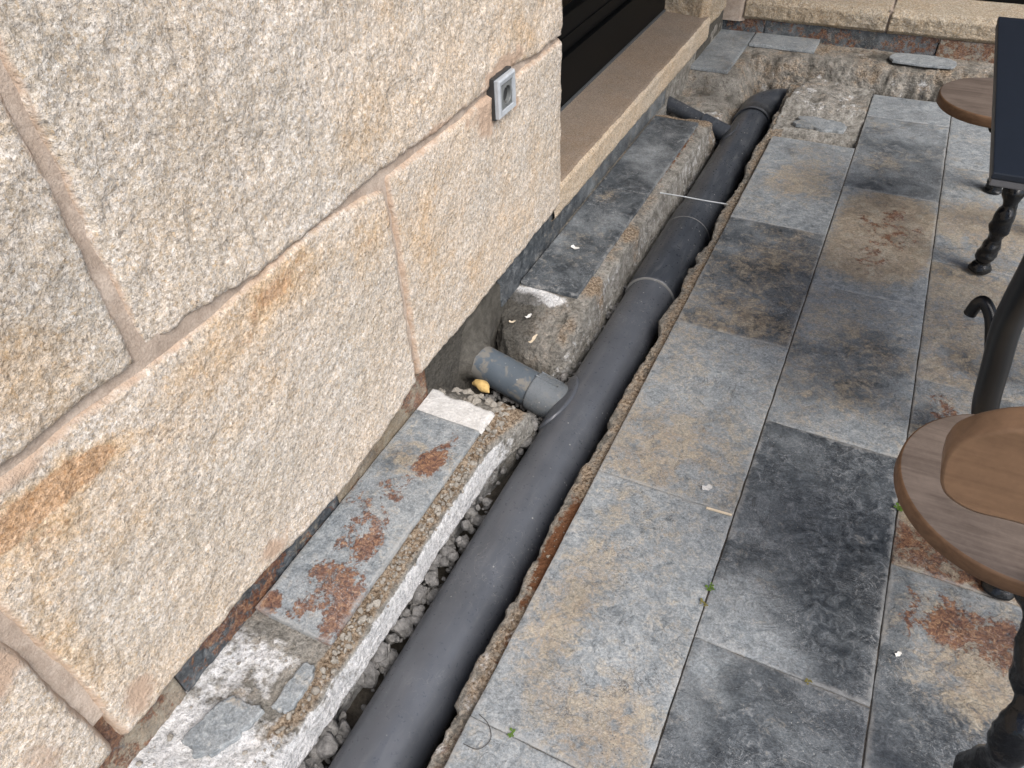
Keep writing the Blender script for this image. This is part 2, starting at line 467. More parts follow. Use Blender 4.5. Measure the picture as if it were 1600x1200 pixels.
M_SOCKET = pvc('grey_pvc_socket', (0.125, 0.140, 0.152), 0.27, 0.6, 0.25)
M_RING = pvc('pale_pvc_lip', (0.17, 0.17, 0.165), 0.45, 0.5)

def wood(name, light, dark, sc=1.0, rough=0.6):
    k = NT(name, rough, 0.3)
    s = k.scaled(5 * sc, 60 * sc, 60 * sc, (0, 0, -0.35))
    a = k.noise(1.0, 6, 0.65, 0.6, s)
    b = k.noise(130, 4, 0.7)
    c = k.ramp(a, [(0.3, dark), (0.62, light)])
    c = k.mix(0.4, c, k.ramp(b, [(0.3, 0.75), (0.7, 1.15)]), 'MULTIPLY')
    bl = k.noise(14, 4, 0.6)
    c = k.mix(k.ramp(bl, [(0.5, 0.0), (0.75, 0.4)]), c, tuple(x * 1.35 for x in light))
    return k.done(c, k.bump(a, 0.0006, 0.6), rough)
M_WOOD_TOP = wood('weathered_seat_wood', (0.155, 0.122, 0.100), (0.085, 0.064, 0.051))
M_WOOD_RIM = wood('seat_rim_wood', (0.175, 0.100, 0.056), (0.105, 0.058, 0.032))
M_WOOD_BOARD = wood('backrest_wood', (0.20, 0.120, 0.070), (0.135, 0.080, 0.046), 0.7, 0.5)
M_WOOD_PALE = wood('pale_softwood', (0.72, 0.62, 0.48), (0.60, 0.49, 0.34), 2.0)

def plain(name, col, rough, spec=0.5, metal=0.0, bump=0.0, bs=60):
    k = NT(name, rough, spec)
    k.b.inputs['Metallic'].default_value = metal
    a = k.noise(bs, 4, 0.6)
    c = k.mix(0.5, col, k.ramp(a, [(0.3, 0.75), (0.7, 1.2)]), 'MULTIPLY')
    return k.done(c, k.bump(a, bump, 0.7) if bump > 0 else None)
M_IRON = plain('black_cast_iron', (0.004, 0.0045, 0.006), 0.2, 0.42, 0, 0.004, 55)
M_TUBE = plain('black_painted_tube', (0.006, 0.007, 0.009), 0.33, 0.35)
M_TABLE = plain('black_laminate', (0.010, 0.014, 0.022), 0.42, 0.45)
M_TABLE_EDGE = plain('grey_table_edge', (0.10, 0.10, 0.105), 0.6)  # plain grey, lighter than the tabletop
M_FRAME = plain('black_window_frame', (0.003, 0.0035, 0.004), 0.45, 0.12)
M_GLASS = plain('dark_window_glass', (0.018, 0.014, 0.010), 0.08, 0.5)
M_SILVER = plain('silver_plastic', (0.40, 0.43, 0.46), 0.38, 0.5)
M_GREYP = plain('grey_plastic', (0.155, 0.165, 0.165), 0.45, 0.4)
M_HOLE = plain('dark_socket_well', (0.035, 0.037, 0.038), 0.5, 0.4)
M_METAL = plain('bare_metal', (0.6, 0.6, 0.58), 0.35, 0.5, 0.9)
M_WIRE = plain('pale_cable', (0.50, 0.53, 0.54), 0.5)
M_SEAL = plain('grey_sealant', (0.075, 0.08, 0.085), 0.7)
M_FOAM = plain('yellow_foam', (0.55, 0.38, 0.15), 0.85, 0.2, 0, 0.006, 90)
M_WHITE = plain('white_plaster_chip', (0.75, 0.74, 0.70), 0.9, 0.1)
M_LEAF = plain('weed_leaf', (0.085, 0.15, 0.025), 0.6, 0.3)
M_LEAF_DRY = plain('dry_weed_leaf', (0.17, 0.15, 0.05), 0.7, 0.2)
M_TWIG = plain('dark_fibre', (0.05, 0.045, 0.04), 0.8, 0.2)

# ------------------------------------------------------------------ walls of granite
def stone_block(y0, y1, z0, z1, seed, xf=-0.785, h=0.006, r=0.012, edge=0.008, rough=1.0, ret_hi=0.0, maskf=None, tool=0.0, edges=(1, 1, 1, 1), wav=None):
    """Tooled granite block: front face in the plane x = xf, edges rounded back into the joints; ret_hi > 0 turns round the y1 corner by that depth."""
    ny = max(4, int((y1 - y0) / h)); nz = max(4, int((z1 - z0) / h))
    s = np.linspace(0, 1, ny); t = np.linspace(0, 1, nz)
    nret = int(ret_hi / h)
    S_, T_ = np.meshgrid(s, t, indexing='ij')
    A = np.stack((S_.ravel() * (y1 - y0) * 1.0, np.full(S_.size, seed * 3.1), np.zeros(S_.size)), 1)
    B = np.stack((T_.ravel() * (z1 - z0) * 1.0, np.full(S_.size, seed * 7.7), np.zeros(S_.size)), 1)
    e = edge
    zlo = z0 + 1.2 * e * fbm(A, 11, 5, seed, 0.7) + (wav[0](y0 + S_.ravel() * (y1 - y0)) if wav else 0); zhi = z1 + e * fbm(A, 9, 4, seed + 3) + (wav[1](y0 + S_.ravel() * (y1 - y0)) if wav else 0)
    ylo = y0 + e * fbm(B, 9, 4, seed + 5); yhi = y1 + e * 0.8 * fbm(B, 11, 4, seed + 9)
    Y = ylo + (yhi - ylo) * S_.ravel(); Z = zlo + (zhi - zlo) * T_.ravel()
    dl = (Y - ylo) if edges[0] else np.full(Y.shape, 9.0)
    dr = (yhi - Y) if edges[1] else np.full(Y.shape, 9.0)
    db = (Z - zlo) if edges[2] else np.full(Y.shape, 9.0)
    dt = (zhi - Z) if edges[3] else np.full(Y.shape, 9.0)
    P = np.stack((np.full(Y.shape, xf), Y, Z), 1)
    jit = 1 + 0.6 * fbm(P, 24, 3, seed + 21)
    fall = 0
    for d in (dl, dr, db, dt):
        u = np.clip(1 - d / (r * jit), 0, 1)
        fall = fall + r * (1 - np.sqrt(np.clip(1 - u * u, 0, 1)))
    fall = np.minimum(fall, r * 1.25)
    n = 0.0042 * fbm(P, 7, 3, seed + 31) + rough * (0.0030 * fbm(P, 34, 3, seed + 41) + 0.0020 * fbm(P, 85, 2, seed + 43))
    if tool > 0:
        Q = P * np.array([1, 1.0, 0.28]) + 0.12 * np.stack((0 * Y, Z, 0 * Z), 1)
        n = n - tool * 0.006 * np.clip(fbm(Q, 46, 3, seed + 51), 0, 1)
    X = xf + n - fall
    G = np.stack((X, Y, Z), 1).reshape(ny, nz, 3)
    m = maskf(P) if maskf else np.zeros((len(P), 4))
    dd = np.minimum(np.minimum(dl, dr if ret_hi == 0 else 9.0), np.minimum(dt, db + 0.012))
    m[:, 2] = np.maximum(m[:, 2], 0.62 * (1 - sstep(dd, 0.0, 0.020)) + 0.0)
    m = m.reshape(ny, nz, 4)
    rows, mrows = [G], [m]
    # plain returns into the joint on every free edge
    def back(row, vec): return row + np.array(vec)
    if edges[0]:
        rows.insert(0, back(G[0], (-0.05, 0, 0))[None]); mrows.insert(0, m[:1])
    if ret_hi > 0:
        last = G[-1]; d = np.arange(1, nret + 1) * h
        R = np.repeat(last[None], nret, 0).copy(); R[..., 0] -= d[:, None]
        Pr = R.reshape(-1, 3)
        dn = (0.004 * fbm(Pr, 9, 3, seed + 61) + 0.003 * fbm(Pr, 40, 3, seed + 62)) * np.repeat(np.clip(d / 0.02, 0, 1), nz)
        R[..., 1] += dn.reshape(nret, nz)
        rows.append(R); mrows.append(np.repeat(m[-1:], nret, 0))
    elif edges[1]:
        rows.append(back(G[-1], (-0.05, 0, 0))[None]); mrows.append(m[-1:])
    G = np.concatenate(rows, 0); m = np.concatenate(mrows, 0)
    if edges[2]:
        bot = G[:, :1].copy(); bot[..., 0] -= 0.05
        G = np.concatenate((bot, G), 1); m = np.concatenate((m[:, :1], m), 1)
    if edges[3]:
        top = G[:, -1:].copy(); top[..., 0] -= 0.05
        G = np.concatenate((G, top), 1); m = np.concatenate((m, m[:, -1:]), 1)
    nu, nv = G.shape[:2]
    return mesh_np('granite_stone', G.reshape(-1, 3), grid_faces(nu, nv), m.reshape(-1, 4))

wall = thing('granite_wall', 'long pale granite block wall with beige mortar joints on the left', 'wall', (-0.9, 0.0, 0.0))

def wmask(rust=(), grey=(), smear=(), dirt=()):
    def f(P):
        Q = P[:, 1:3]
        m = np.zeros((len(P), 4))
        nz = 1 + 0.9 * fbm(P, 11, 4, 5)
        for k, L in enumerate((rust, grey, smear, dirt)):
            for (cy, cz, ry, rz, a) in L:
                m[:, k] = np.maximum(m[:, k], a * nz * blob(Q, cy + 0.02 * (nz - 1), cz + 0.035 * (nz - 1), ry, rz, 0.8))
        return m
    return f

def top_c(y):
    return np.interp(y, [0.13, 0.3, 0.5, 0.62, 0.72, 0.86, 0.95, 1.01], [0.017, 0.013, 0.006, 0.012, 0.014, 0.011, 0.004, -0.014])
def bot_a(y):
    return np.interp(y, [0.45, 0.5, 0.7, 0.9, 1.0, 1.05, 1.2, 1.4, 1.5, 1.7, 1.85], [0.016, 0.008, -0.006, -0.002, 0.004, 0.0, -0.008, -0.003, 0.004, -0.006, -0.006])
def bottom_c(y):
    return np.interp(y, [0.13, 0.32, 0.44, 0.6, 0.72, 0.85, 0.95, 1.01], [0.080, 0.086, 0.079, 0.062, 0.052, 0.066, 0.086, 0.100]) - 0.092
zero = lambda y: 0 * y
specs = [
    # y0, y1, z0, z1, seed, kwargs
    (-1.7, -0.62, 0.635, 1.18, 1, dict(rough=1.1)),
    (-0.605, 0.4315, 0.629, 1.18, 2, dict(rough=1.25, maskf=wmask(rust=[(0.30, 0.70, 0.10, 0.09, 0.45)], grey=[(0.38, 0.80, 0.10, 0.25, 1.0), (0.1, .95, .3, .3, .6)], dirt=[(0.30, 0.84, 0.16, 0.16, 0.5)]))),
    (0.4455, 1.85, 0.6235, 1.18, 3, dict(rough=1.0, tool=1.5, ret_hi=0.26, wav=(bot_a, zero), maskf=wmask(rust=[(1.05, 0.72, 0.22, 0.09, 0.42), (1.62, 0.72, 0.2, 0.12, .40), (1.1, 0.85, 0.2, 0.10, 0.25), (1.45, 1.0, .3, .15, .3)], grey=[(0.58, 0.92, 0.25, 0.22, .9), (0.75, 0.7, 0.2, 0.1, .5)], dirt=[(0.66, 0.9, 0.16, 0.14, 0.35)], smear=[(1.25, 0.62, 0.10, 0.018, 0.8), (1.5, 0.635, .10, .022, .8)]))),
    (-1.3, 0.112, 0.082, 0.611, 4, dict(rough=1.1, maskf=wmask(rust=[(0.0, 0.56, 0.2, 0.06, 0.6)], smear=[(0.06, 0.40, 0.05, 0.06, 0.75), (0.0, .47, .08, .04, .7), (0.04, .2, .03, .07, .5)]))),
    (0.132, 1.012, 0.092, 0.605, 5, dict(rough=0.9, wav=(bottom_c, top_c), maskf=wmask(
        rust=[(0.23, 0.545, 0.17, 0.030, 0.9), (0.26, 0.50, 0.18, 0.05, 0.52), (0.26, 0.43, 0.20, 0.07, 0.36), (0.14, 0.33, 0.06, 0.14, 0.5), (0.74, 0.565, 0.26, 0.05, 0.52), (0.94, 0.545, 0.09, 0.06, 0.68), (0.50, 0.53, .16, .05, .5), (.88, .48, .10, .05, .42), (.55, .42, .15, .06, .3)],
        grey=[(0.42, 0.28, 0.22, 0.15, 1.0), (0.85, 0.38, 0.16, 0.18, 0.9)],
        smear=[(0.505, 0.125, 0.05, 0.035, 0.85), (0.18, 0.13, 0.03, 0.03, 0.8), (0.22, .62, .12, .03, .65)]))),
    (1.022, 1.85, 0.104, 0.608, 6, dict(rough=0.75, ret_hi=0.26, wav=(lambda y: 0.022 * np.clip((y - 1.0) / 0.85, 0, 1), zero), maskf=wmask(
        rust=[(1.15, 0.40, 0.14, 0.2, 0.38), (1.25, 0.2, 0.2, 0.1, 0.40), (1.06, .5, .05, .15, .4), (1.6, 0.3, 0.25, 0.2, 0.33)],
        grey=[(1.75, 0.45, 0.1, 0.2, .6), (1.40, 0.3, 0.08, 0.1, .3)],
        smear=[(1.415, 0.59, 0.045, 0.07, 0.95), (1.37, 0.605, 0.08, 0.03, 0.85), (1.56, 0.545, .02, .02, .7), (1.50, .545, .05, .015, .8)]))),
    (-1.7, 1.85, 1.205, 1.75, 7, dict(h=0.03, ret_hi=0.24, rough=1.0)),
    (-1.7, 1.85, 1.775, 2.35, 8, dict(h=0.03, ret_hi=0.24, rough=1.0)),
]
for (y0, y1, z0, z1, sd, kw) in specs:
    kid('granite_stone', stone_block(y0, y1, z0, z1, sd, **kw), M_GRANITE, wall)

# mortar bedding behind the stones, nearly flush with their faces
def wall_mortar(y0, y1, z0, z1, x, seed, h=0.012):
    ny, nz = int((y1 - y0) / h), int((z1 - z0) / h)
    Y, Z = np.meshgrid(np.linspace(y0, y1, ny), np.linspace(z0, z1, nz), indexing='ij')
    P = np.stack((np.full(Y.size, x), Y.ravel(), Z.ravel()), 1)
    P[:, 0] += 0.004 * fbm(P, 9, 3, seed) + 0.0015 * fbm(P, 50, 3, seed + 2)
    return mesh_np('mortar', P, grid_faces(ny, nz), np.zeros((len(P), 4)))
kid('mortar', wall_mortar(-1.75, 1.835, 0.155, 2.33, -0.7945, 71), M_MORTAR, wall)

# slate skirting pieces at the foot of the wall, set back under the overhanging stones
skirt = thing('slate_skirting', 'thin slate skirting strip along the foot of the granite wall', 'skirting', (-0.81, 0.4, 0.0))
def skirt_piece(y0, y1, z0, z1, x, th, seed, dark, tan, rust, axis='y', front=1):
    h = 0.007
    n = max(3, int((y1 - y0) / h)); nz = 12
    Y, Z = np.meshgrid(np.linspace(y0, y1, n), np.linspace(z0, z1, nz), indexing='ij')
    P = np.stack((np.full(Y.size, x), Y.ravel(), Z.ravel()), 1)
    m = np.zeros((len(P), 4))
    f1 = fbm(P, 12, 4, seed); f2 = fbm(P, 9, 4, seed + 7); f3 = fbm(P, 7, 4, seed + 13)
    m[:, 0] = dark + 0.3 * f1; m[:, 1] = tan + 0.35 * f2; m[:, 2] = rust + 0.4 * f3
    G = P.reshape(n, nz, 3)
    G[..., 0] += (0.0018 * fbm(P, 25, 4, seed + 3)).reshape(n, nz)
    G[:, -1, 2] += 0.002 * fbm(G[:, -1], 40, 3, seed)
    topb = G[:, -1:].copy(); topb[..., 0] -= th
    G = np.concatenate((G, topb), 1)
    mm = m.reshape(n, nz, 4); mm = np.concatenate((mm, mm[:, -1:]), 1)
    e0, e1 = G[:1].copy(), G[-1:].copy(); e0[..., 0] = x - th; e1[..., 0] = x - th
    G = np.concatenate((e0, G, e1), 0); mm = np.concatenate((mm[:1], mm, mm[-1:]), 0)
    if axis == 'x':
        G = np.stack((G[..., 1], -G[..., 0], G[..., 2]), -1)
    nu, nv = G.shape[:2]
    return mesh_np('skirting_piece', G.reshape(-1, 3), grid_faces(nu, nv, flip=(axis == 'x')), mm.reshape(-1, 4))
for (a, b, zt, xx, sd, dk, tn, ru) in ((-1.1, -0.30, 0.16, -0.811, 1, .3, .5, .4), (-0.297, 0.243, 0.16, -0.812, 2, .25, .75, .42), (0.246, 0.700, 0.16, -0.811, 3, .95, .15, .42),
                                      (0.703, 1.075, 0.165, -0.8105, 4, .5, .9, .35), (1.488, 1.90, 0.165, -0.812, 5, .95, .1, .05), (1.902, 3.05, 0.066, -0.822, 6, .6, .2, .1)):
    kid('skirting_piece', skirt_piece(a, b, -0.02, zt, xx, 0.012, sd, dk, tn, ru), M_SLATE, skirt)

# ------------------------------------------------------------------ paving: bed, tiles
paving = struct('pavement')
def bed_sheet(x0, x1, y0, y1, z, h, seed, amp=0.003):
    nx, ny = max(2, int((x1 - x0) / h)), max(2, int((y1 - y0) / h))
    X, Y = np.meshgrid(np.linspace(x0, x1, nx), np.linspace(y0, y1, ny), indexing='ij')
    P = np.stack((X.ravel(), Y.ravel(), np.full(X.size, z)), 1)
    P[:, 2] += amp * fbm(P, 15, 3, seed)
    return mesh_np('bedding', P, grid_faces(nx, ny))
kid('bedding', bed_sheet(-0.325, -0.036, -2.6, 2.85, -0.0055, 0.05, 6, 0.001), M_JOINT, paving)
kid('bedding', bed_sheet(-0.0355, 3.2, -2.6, 3.385, -0.0055, 0.05, 5, 0.001), M_JOINT, paving)

def slate_tile(x0, x1, y0, y1, seed, dark=0.2, tan=0.2, rust=0.0, z=0.0, th=0.016, blobs=(), tilt=(0, 0), relief=1.0, ragged=0.0016, h=0.0075, edge=1.0, name='slate_tile', outline=None):
    """Riven slate slab; blobs = (channel, u, v, ru, rv, amount) in tile-local 0..1 coordinates."""
    nx, ny = max(5, int((x1 - x0) / h)), max(5, int((y1 - y0) / h))
    lx, ly = np.linspace(0, 1, nx - 2), np.linspace(0, 1, ny - 2)
    ex_, ey_ = 0.0013 / (x1 - x0), 0.0013 / (y1 - y0)
    lx = np.concatenate(([0, ex_], lx[1:-1], [1 - ex_, 1])); ly = np.concatenate(([0, ey_], ly[1:-1], [1 - ey_, 1]))
    nx, ny = len(lx), len(ly)
    U, V = np.meshgrid(lx, ly, indexing='ij')
    U, V = U.ravel(), V.ravel()
    X = x0 + (x1 - x0) * U; Y = y0 + (y1 - y0) * V
    O = np.stack((X, Y, np.full(X.shape, seed * 1.7)), 1)
    wx = np.minimum(U, 1 - U) < 1.5 * ex_; wy = np.minimum(V, 1 - V) < 1.5 * ey_
    X = X + ragged * fbm(O, 30, 4, seed) * wx - 0; Y = Y + ragged * fbm(O, 30, 4, seed + 1) * wy
    if outline is not None: X, Y = outline(U, V, X, Y)
    low = fbm(O, 4.5, 4, seed + 2)
    terr = np.floor(low * 5 + 0.5 * fbm(O, 25, 3, seed + 4)) / 5
    Z = z + relief * (0.0022 * terr + 0.0008 * fbm(O, 35, 4, seed + 3)) + tilt[0] * (U - .5) + tilt[1] * (V - .5)
    de = np.minimum(np.minimum(U, 1 - U) * (x1 - x0), np.minimum(V, 1 - V) * (y1 - y0))
    Z = Z - 0.0008 * (de < 0.0008) - 0.0016 * np.clip(fbm(O, 30, 3, seed + 8), 0, 1) * (de < 0.004)
    m = np.zeros((len(U), 4))
    m[:, 0] = dark + 0.30 * fbm(O, 6, 4, seed + 5); m[:, 1] = tan + 0.34 * fbm(O, 5, 4, seed + 6)
    m[:, 2] = rust + (0.25 * fbm(O, 7, 4, seed + 7) if rust > 0 else 0)
    P2 = np.stack((U, V), 1)
    for (ch, u, v, ru, rv, a) in blobs:
        m[:, ch] += a * blob(P2, u, v, ru, rv, 0.7)
    m[:, 3] = edge * (1 - sstep(de, 0.0, 0.016)) * (0.58 + 0.6 * fbm(O, 8, 3, seed + 9))
    top = np.stack((X, Y, Z), 1).reshape(nx, ny, 3); mm = m.reshape(nx, ny, 4)
    # skirt the slab down to its underside
    lo = top.copy(); lo[..., 2] = z - th
    G = np.concatenate((lo[:, :1], top, lo[:, -1:]), 1)
    mm = np.concatenate((mm[:, :1], mm, mm[:, -1:]), 1)
    e0, e1 = G[:1].copy(), G[-1:].copy(); e0[..., 2] = z - th; e1[..., 2] = z - th
    G = np.concatenate((e0, G, e1), 0); mm = np.concatenate((mm[:1], mm, mm[-1:]), 0)
    nu, nv = G.shape[:2]
    return mesh_np(name, G.reshape(-1, 3), grid_faces(nu, nv), mm.reshape(-1, 4))

g = 0.0010
c1, c2, c3_, c4, c5 = (-0.335, -0.035), (-0.034, 0.266), (0.267, 0.567), (0.568, 0.868), (0.869, 1.169)
TILES = [
    # first column along the trench
    (*c1, -0.78, -0.18, 20, dict(dark=.2, tan=.3)),
    (*c1, -0.18, 0.42, 21, dict(dark=.10, tan=.26, blobs=[(2, .5, .8, .5, .2, .14)])),
    (*c1, 0.42, 1.016, 22, dict(dark=.02, tan=.16, blobs=[(1, .65, .12, .36, .12, .42), (1, .25, .55, .16, .30, .24), (0, .85, .78, .2, .12, .25), (1, .15, .35, .25, .2, .2)])),
    (*c1, 1.016, 1.60, 23, dict(dark=.14, tan=.36, blobs=[(1, .3, .15, .5, .2, .3), (0, .6, .55, .2, .12, .2), (2, .35, .9, .2, .06, .30)])),
    (*c1, 1.60, 2.20, 24, dict(dark=.60, tan=.26, blobs=[(1, .6, .5, .4, .3, .22), (2, .7, .75, .3, .2, .18), (1, .5, .1, .6, .2, .2)])),
    (*c1, 2.20, 2.855, 25, dict(dark=.06, tan=.26, blobs=[(1, .55, .5, .3, .2, .25), (0, .2, .9, .3, .1, .2)])),
    # second column
    (*c2, -0.48, 0.12, 30, dict(dark=.6, tan=.1)),
    (*c2, 0.12, 0.72, 31, dict(dark=.78, tan=.02, blobs=[(0, .1, .85, .15, .2, -.25), (0, .6, .6, .3, .2, .2)])),
    (*c2, 0.72, 1.32, 32, dict(dark=.80, tan=.05, blobs=[(0, .12, .12, .32, .16, -.5), (0, .8, .35, .2, .3, .35), (0, .55, .04, .5, .06, -.3)])),
    (*c2, 1.32, 1.92, 33, dict(dark=.26, tan=.30, blobs=[(1, .35, .8, .4, .2, .2), (0, .5, .45, .4, .25, .3), (0, .7, .05, .4, .12, -.2)])),
    (*c2, 1.92, 2.546, 34, dict(dark=.0, tan=.12, blobs=[(1, .55, .60, .46, .36, 1.25), (2, .58, .62, .42, .34, .44), (2, .35, .27, .3, .1, .25), (1, .4, .25, .5, .2, .5), (2, .7, .15, .3, .06, .2)])),
    (*c2, 2.546, 3.17, 35, dict(dark=.52, tan=.18, blobs=[(1, .35, .35, .3, .15, .25), (0, .5, .9, .5, .15, -.1)])),
    (*c2, 3.173, 3.40, 36, dict(dark=.22, tan=.05)),
    # third column
    (*c3_, -0.78, -0.17, 40, dict(dark=.5, tan=.2)),
    (*c3_, -0.17, 0.43, 41, dict(dark=.5, tan=.15, blobs=[(0, .4, .6, .3, .3, .2)])),
    (*c3_, 0.43, 1.03, 42, dict(dark=.44, tan=.10, blobs=[(2, .45, .84, .42, .12, .62), (1, .6, .76, .6, .2, .6), (0, .45, .45, .3, .2, .45), (0, .05, .7, .1, .3, .25)])),
    (*c3_, 1.03, 1.613, 43, dict(dark=.30, tan=.40, blobs=[(2, .35, .10, .8, .18, .52), (1, .4, .20, .9, .34, 1.3), (2, .22, .82, .13, .13, .55), (0, .55, .75, .25, .15, .35), (0, .15, .70, .15, .12, .4), (0, .12, .2, .12, .1, .5)])),
    (*c3_, 1.613, 2.175, 44, dict(dark=.22, tan=.50, blobs=[(0, .3, .92, .3, .08, .4), (0, .4, .2, .3, .15, .3)])),
    (*c3_, 2.175, 2.83, 45, dict(dark=.16, tan=.32, blobs=[(1, .4, .4, .5, .2, .3), (0, .3, .1, .3, .1, .3)])),
    (*c3_, 2.833, 3.40, 46, dict(dark=.05, tan=.15)),
]
r2 = random.Random(5)
for cx, off in ((c4, 0.12), (c5, 0.43), ((1.17, 1.47), 0.25)):
    y = -0.48 + off - 0.4
    while y < 3.3:
        TILES.append((*cx, y, min(y + 0.6, 3.40), r2.randint(50, 900), dict(dark=r2.uniform(.1, .7), tan=r2.uniform(.05, .5), rust=r2.choice([0, 0, .2]), h=0.02)))
        y += 0.602
for (xa, xb, ya, yb, sd, kw) in TILES:
    rr = random.Random(sd)
    kw = dict(kw); kw.setdefault('tilt', (rr.uniform(-.0012, .0012), rr.uniform(-.0012, .0012)))
    kid('slate_tile', slate_tile(xa + g, xb - g, ya + g, yb - g, sd, **kw), M_SLATE, paving)

# broken mortar strip between the tiles and the trench, falling down the trench side
ys = np.arange(-0.7, 3.43, 0.006)
Y3 = np.stack((ys, 0 * ys, 0 * ys), 1)
_r = random.Random(4); ky, kx = [-0.8], [-0.37]
while ky[-1] < 3.6:
    ky.append(ky[-1] + _r.choice([0.012, 0.03, 0.05, 0.08, 0.13]) * _r.uniform(.7, 1.3)); kx.append(-0.373 + (_r.uniform(-0.006, 0.006) if _r.random() < .7 else _r.uniform(-0.014, 0.018)))
ex = np.interp(ys, ky, kx) + 0.006 * fbm(Y3, 5, 3, 3) + 0.0035 * fbm(Y3, 60, 3, 4)
keys = [(-0.31 + 0 * ys, -0.0165 + 0 * ys), (-0.337 + 0 * ys, -0.0155 + 0 * ys), (ex + 0.004, -0.019 + 0.004 * fbm(Y3, 14, 3, 8)), (ex, -0.030 + 0 * ys), (ex + 0.012 + 0.01 * fbm(Y3, 12, 3, 44), -0.09 + 0 * ys), (ex + 0.02, -0.235 + 0 * ys)]
V, nu, nv, sp = sweep('y', ys, keys, [4, 6, 4, 10, 14])
N = normals_grid(V, nu, nv)
amp = np.where(sp < 1, 0.001, 1.0)
V2 = V + N * (amp * (0.0030 * fbm(V, 20, 4, 9) + 0.0050 * fbm(V, 90, 4, 12, .7)))[:, None]
m = np.zeros((len(V), 4))
m[:, 1] = 0.62 * sstep(sp, 2.9, 1.2) + 0.30 * fbm(V, 9, 3, 2)
m[:, 0] = 0.25 * blob(V[:, :2], -0.36, 0.3, .1, .4) + 0.2 * fbm(V, 12, 3, 30) * (sp < 3)
m[:, 3] = 0.55 * blob(V[:, :2], -0.345, 0.82, .03, .14) + .35 * blob(V[:, :2], -0.34, 0.5, .02, .4)
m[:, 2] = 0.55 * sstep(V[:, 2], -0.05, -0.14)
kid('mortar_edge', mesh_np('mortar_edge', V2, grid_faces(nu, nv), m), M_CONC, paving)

# rough bed where a tile has been lifted, with a stuck slate flake and a raised lump behind it
def patch():
    h = 0.006
    xs = np.arange(-0.372, -0.034, h); yy = np.arange(2.85, 3.42, h)
    X, Y = np.meshgrid(xs, yy, indexing='ij'); nx, ny = X.shape
    P = np.stack((X.ravel(), Y.ravel(), np.zeros(X.size)), 1)
    Xr, Yr = P[:, 0], P[:, 1]
    wob = 0.02 * fbm(P, 12, 3, 5)
    hole = sstep(Yr + wob, 2.97, 2.90)
    lump = sstep(Yr + wob, 3.09, 3.16)
    Z = -0.014 - 0.032 * hole * sstep(Xr, -0.36, -0.30) + 0.052 * lump * (0.8 + 0.5 * fbm(P, 8, 3, 8))
    Z = Z + 0.005 * fbm(P, 24, 4, 6) * (0.5 + lump) + 0.004 * fbm(P, 75, 3, 7)
    left = sstep(Xr + 0.012 * fbm(P, 18, 3, 9) - 0.12 * np.clip((Yr - 3.08) / 0.3, 0, 1) ** 1.5 * 0.5, -0.352, -0.372)
    Z = Z - 0.10 * left
    Z = Z - 0.12 * sstep(Yr + wob, 3.385, 3.415)
    P[:, 2] = Z
    m = np.zeros((len(P), 4))
    m[:, 0] = 0.20 * lump + 0.35 * fbm(P, 16, 3, 2)
    m[:, 1] = 0.40 * hole + 0.30 * lump + 0.35 * fbm(P, 9, 3, 3)
    m[:, 2] = 0.35 * hole
    return mesh_np('broken_bedding', P, grid_faces(nx, ny), m)
kid('broken_bedding', patch(), M_CONC, paving)
def flake_outline(seed, amp):
    def f(U, V, X, Y):
        cx, cy = X.mean(), Y.mean()
        a = np.arctan2(V - .5, U - .5)
        A = np.stack((np.cos(a) * 1.2, np.sin(a) * 1.2, np.full(a.shape, seed * 1.3)), 1)
        rr = np.maximum(np.abs(U - .5), np.abs(V - .5)) * 2
        k = 1 - amp * rr * (0.5 + 0.5 * fbm(A, 1.6, 4, seed))
        sq = np.where(rr > 0, rr / np.maximum(2 * np.hypot(U - .5, V - .5), 1e-6), 1)
        k = k * (1 - 0.55 * rr + 0.55 * rr * sq)
        return cx + (X - cx) * k, cy + (Y - cy) * k
    return f
kid('slate_flake', slate_tile(-0.315, -0.05, 2.97, 3.10, 77, dark=.05, tan=.2, rust=.1, z=-0.001, th=0.012, h=0.006, outline=flake_outline(3, .5), edge=.2), M_SLATE, paving)

# ------------------------------------------------------------------ trench bottom and gravel
def trench_floor():
    h = 0.012
    xs = np.arange(-0.86, -0.34, h); yy = np.arange(-0.8, 3.80, h)
    X, Y = np.meshgrid(xs, yy, indexing='ij')
    P = np.stack((X.ravel(), Y.ravel(), np.full(X.size, -0.205)), 1)
    P[:, 2] += 0.012 * fbm(P, 14, 4, 2) + 0.006 * fbm(P, 50, 3, 3)
    return mesh_np('trench_floor', P, grid_faces(*X.shape))
tf = link('trench_floor', trench_floor(), M_SOIL); tf['kind'] = 'structure'
def trench_floor2():
    h = 0.03
    xs = np.arange(-0.35, 3.2, h); yy = np.arange(3.35, 3.80, h)
    X, Y = np.meshgrid(xs, yy, indexing='ij')
    P = np.stack((X.ravel(), Y.ravel(), np.full(X.size, -0.21)), 1)
    P[:, 2] += 0.012 * fbm(P, 14, 4, 2)
    return mesh_np('trench_floor', P, grid_faces(*X.shape))
tf2 = link('trench_floor', trench_floor2(), M_SOIL); tf2['kind'] = 'structure'

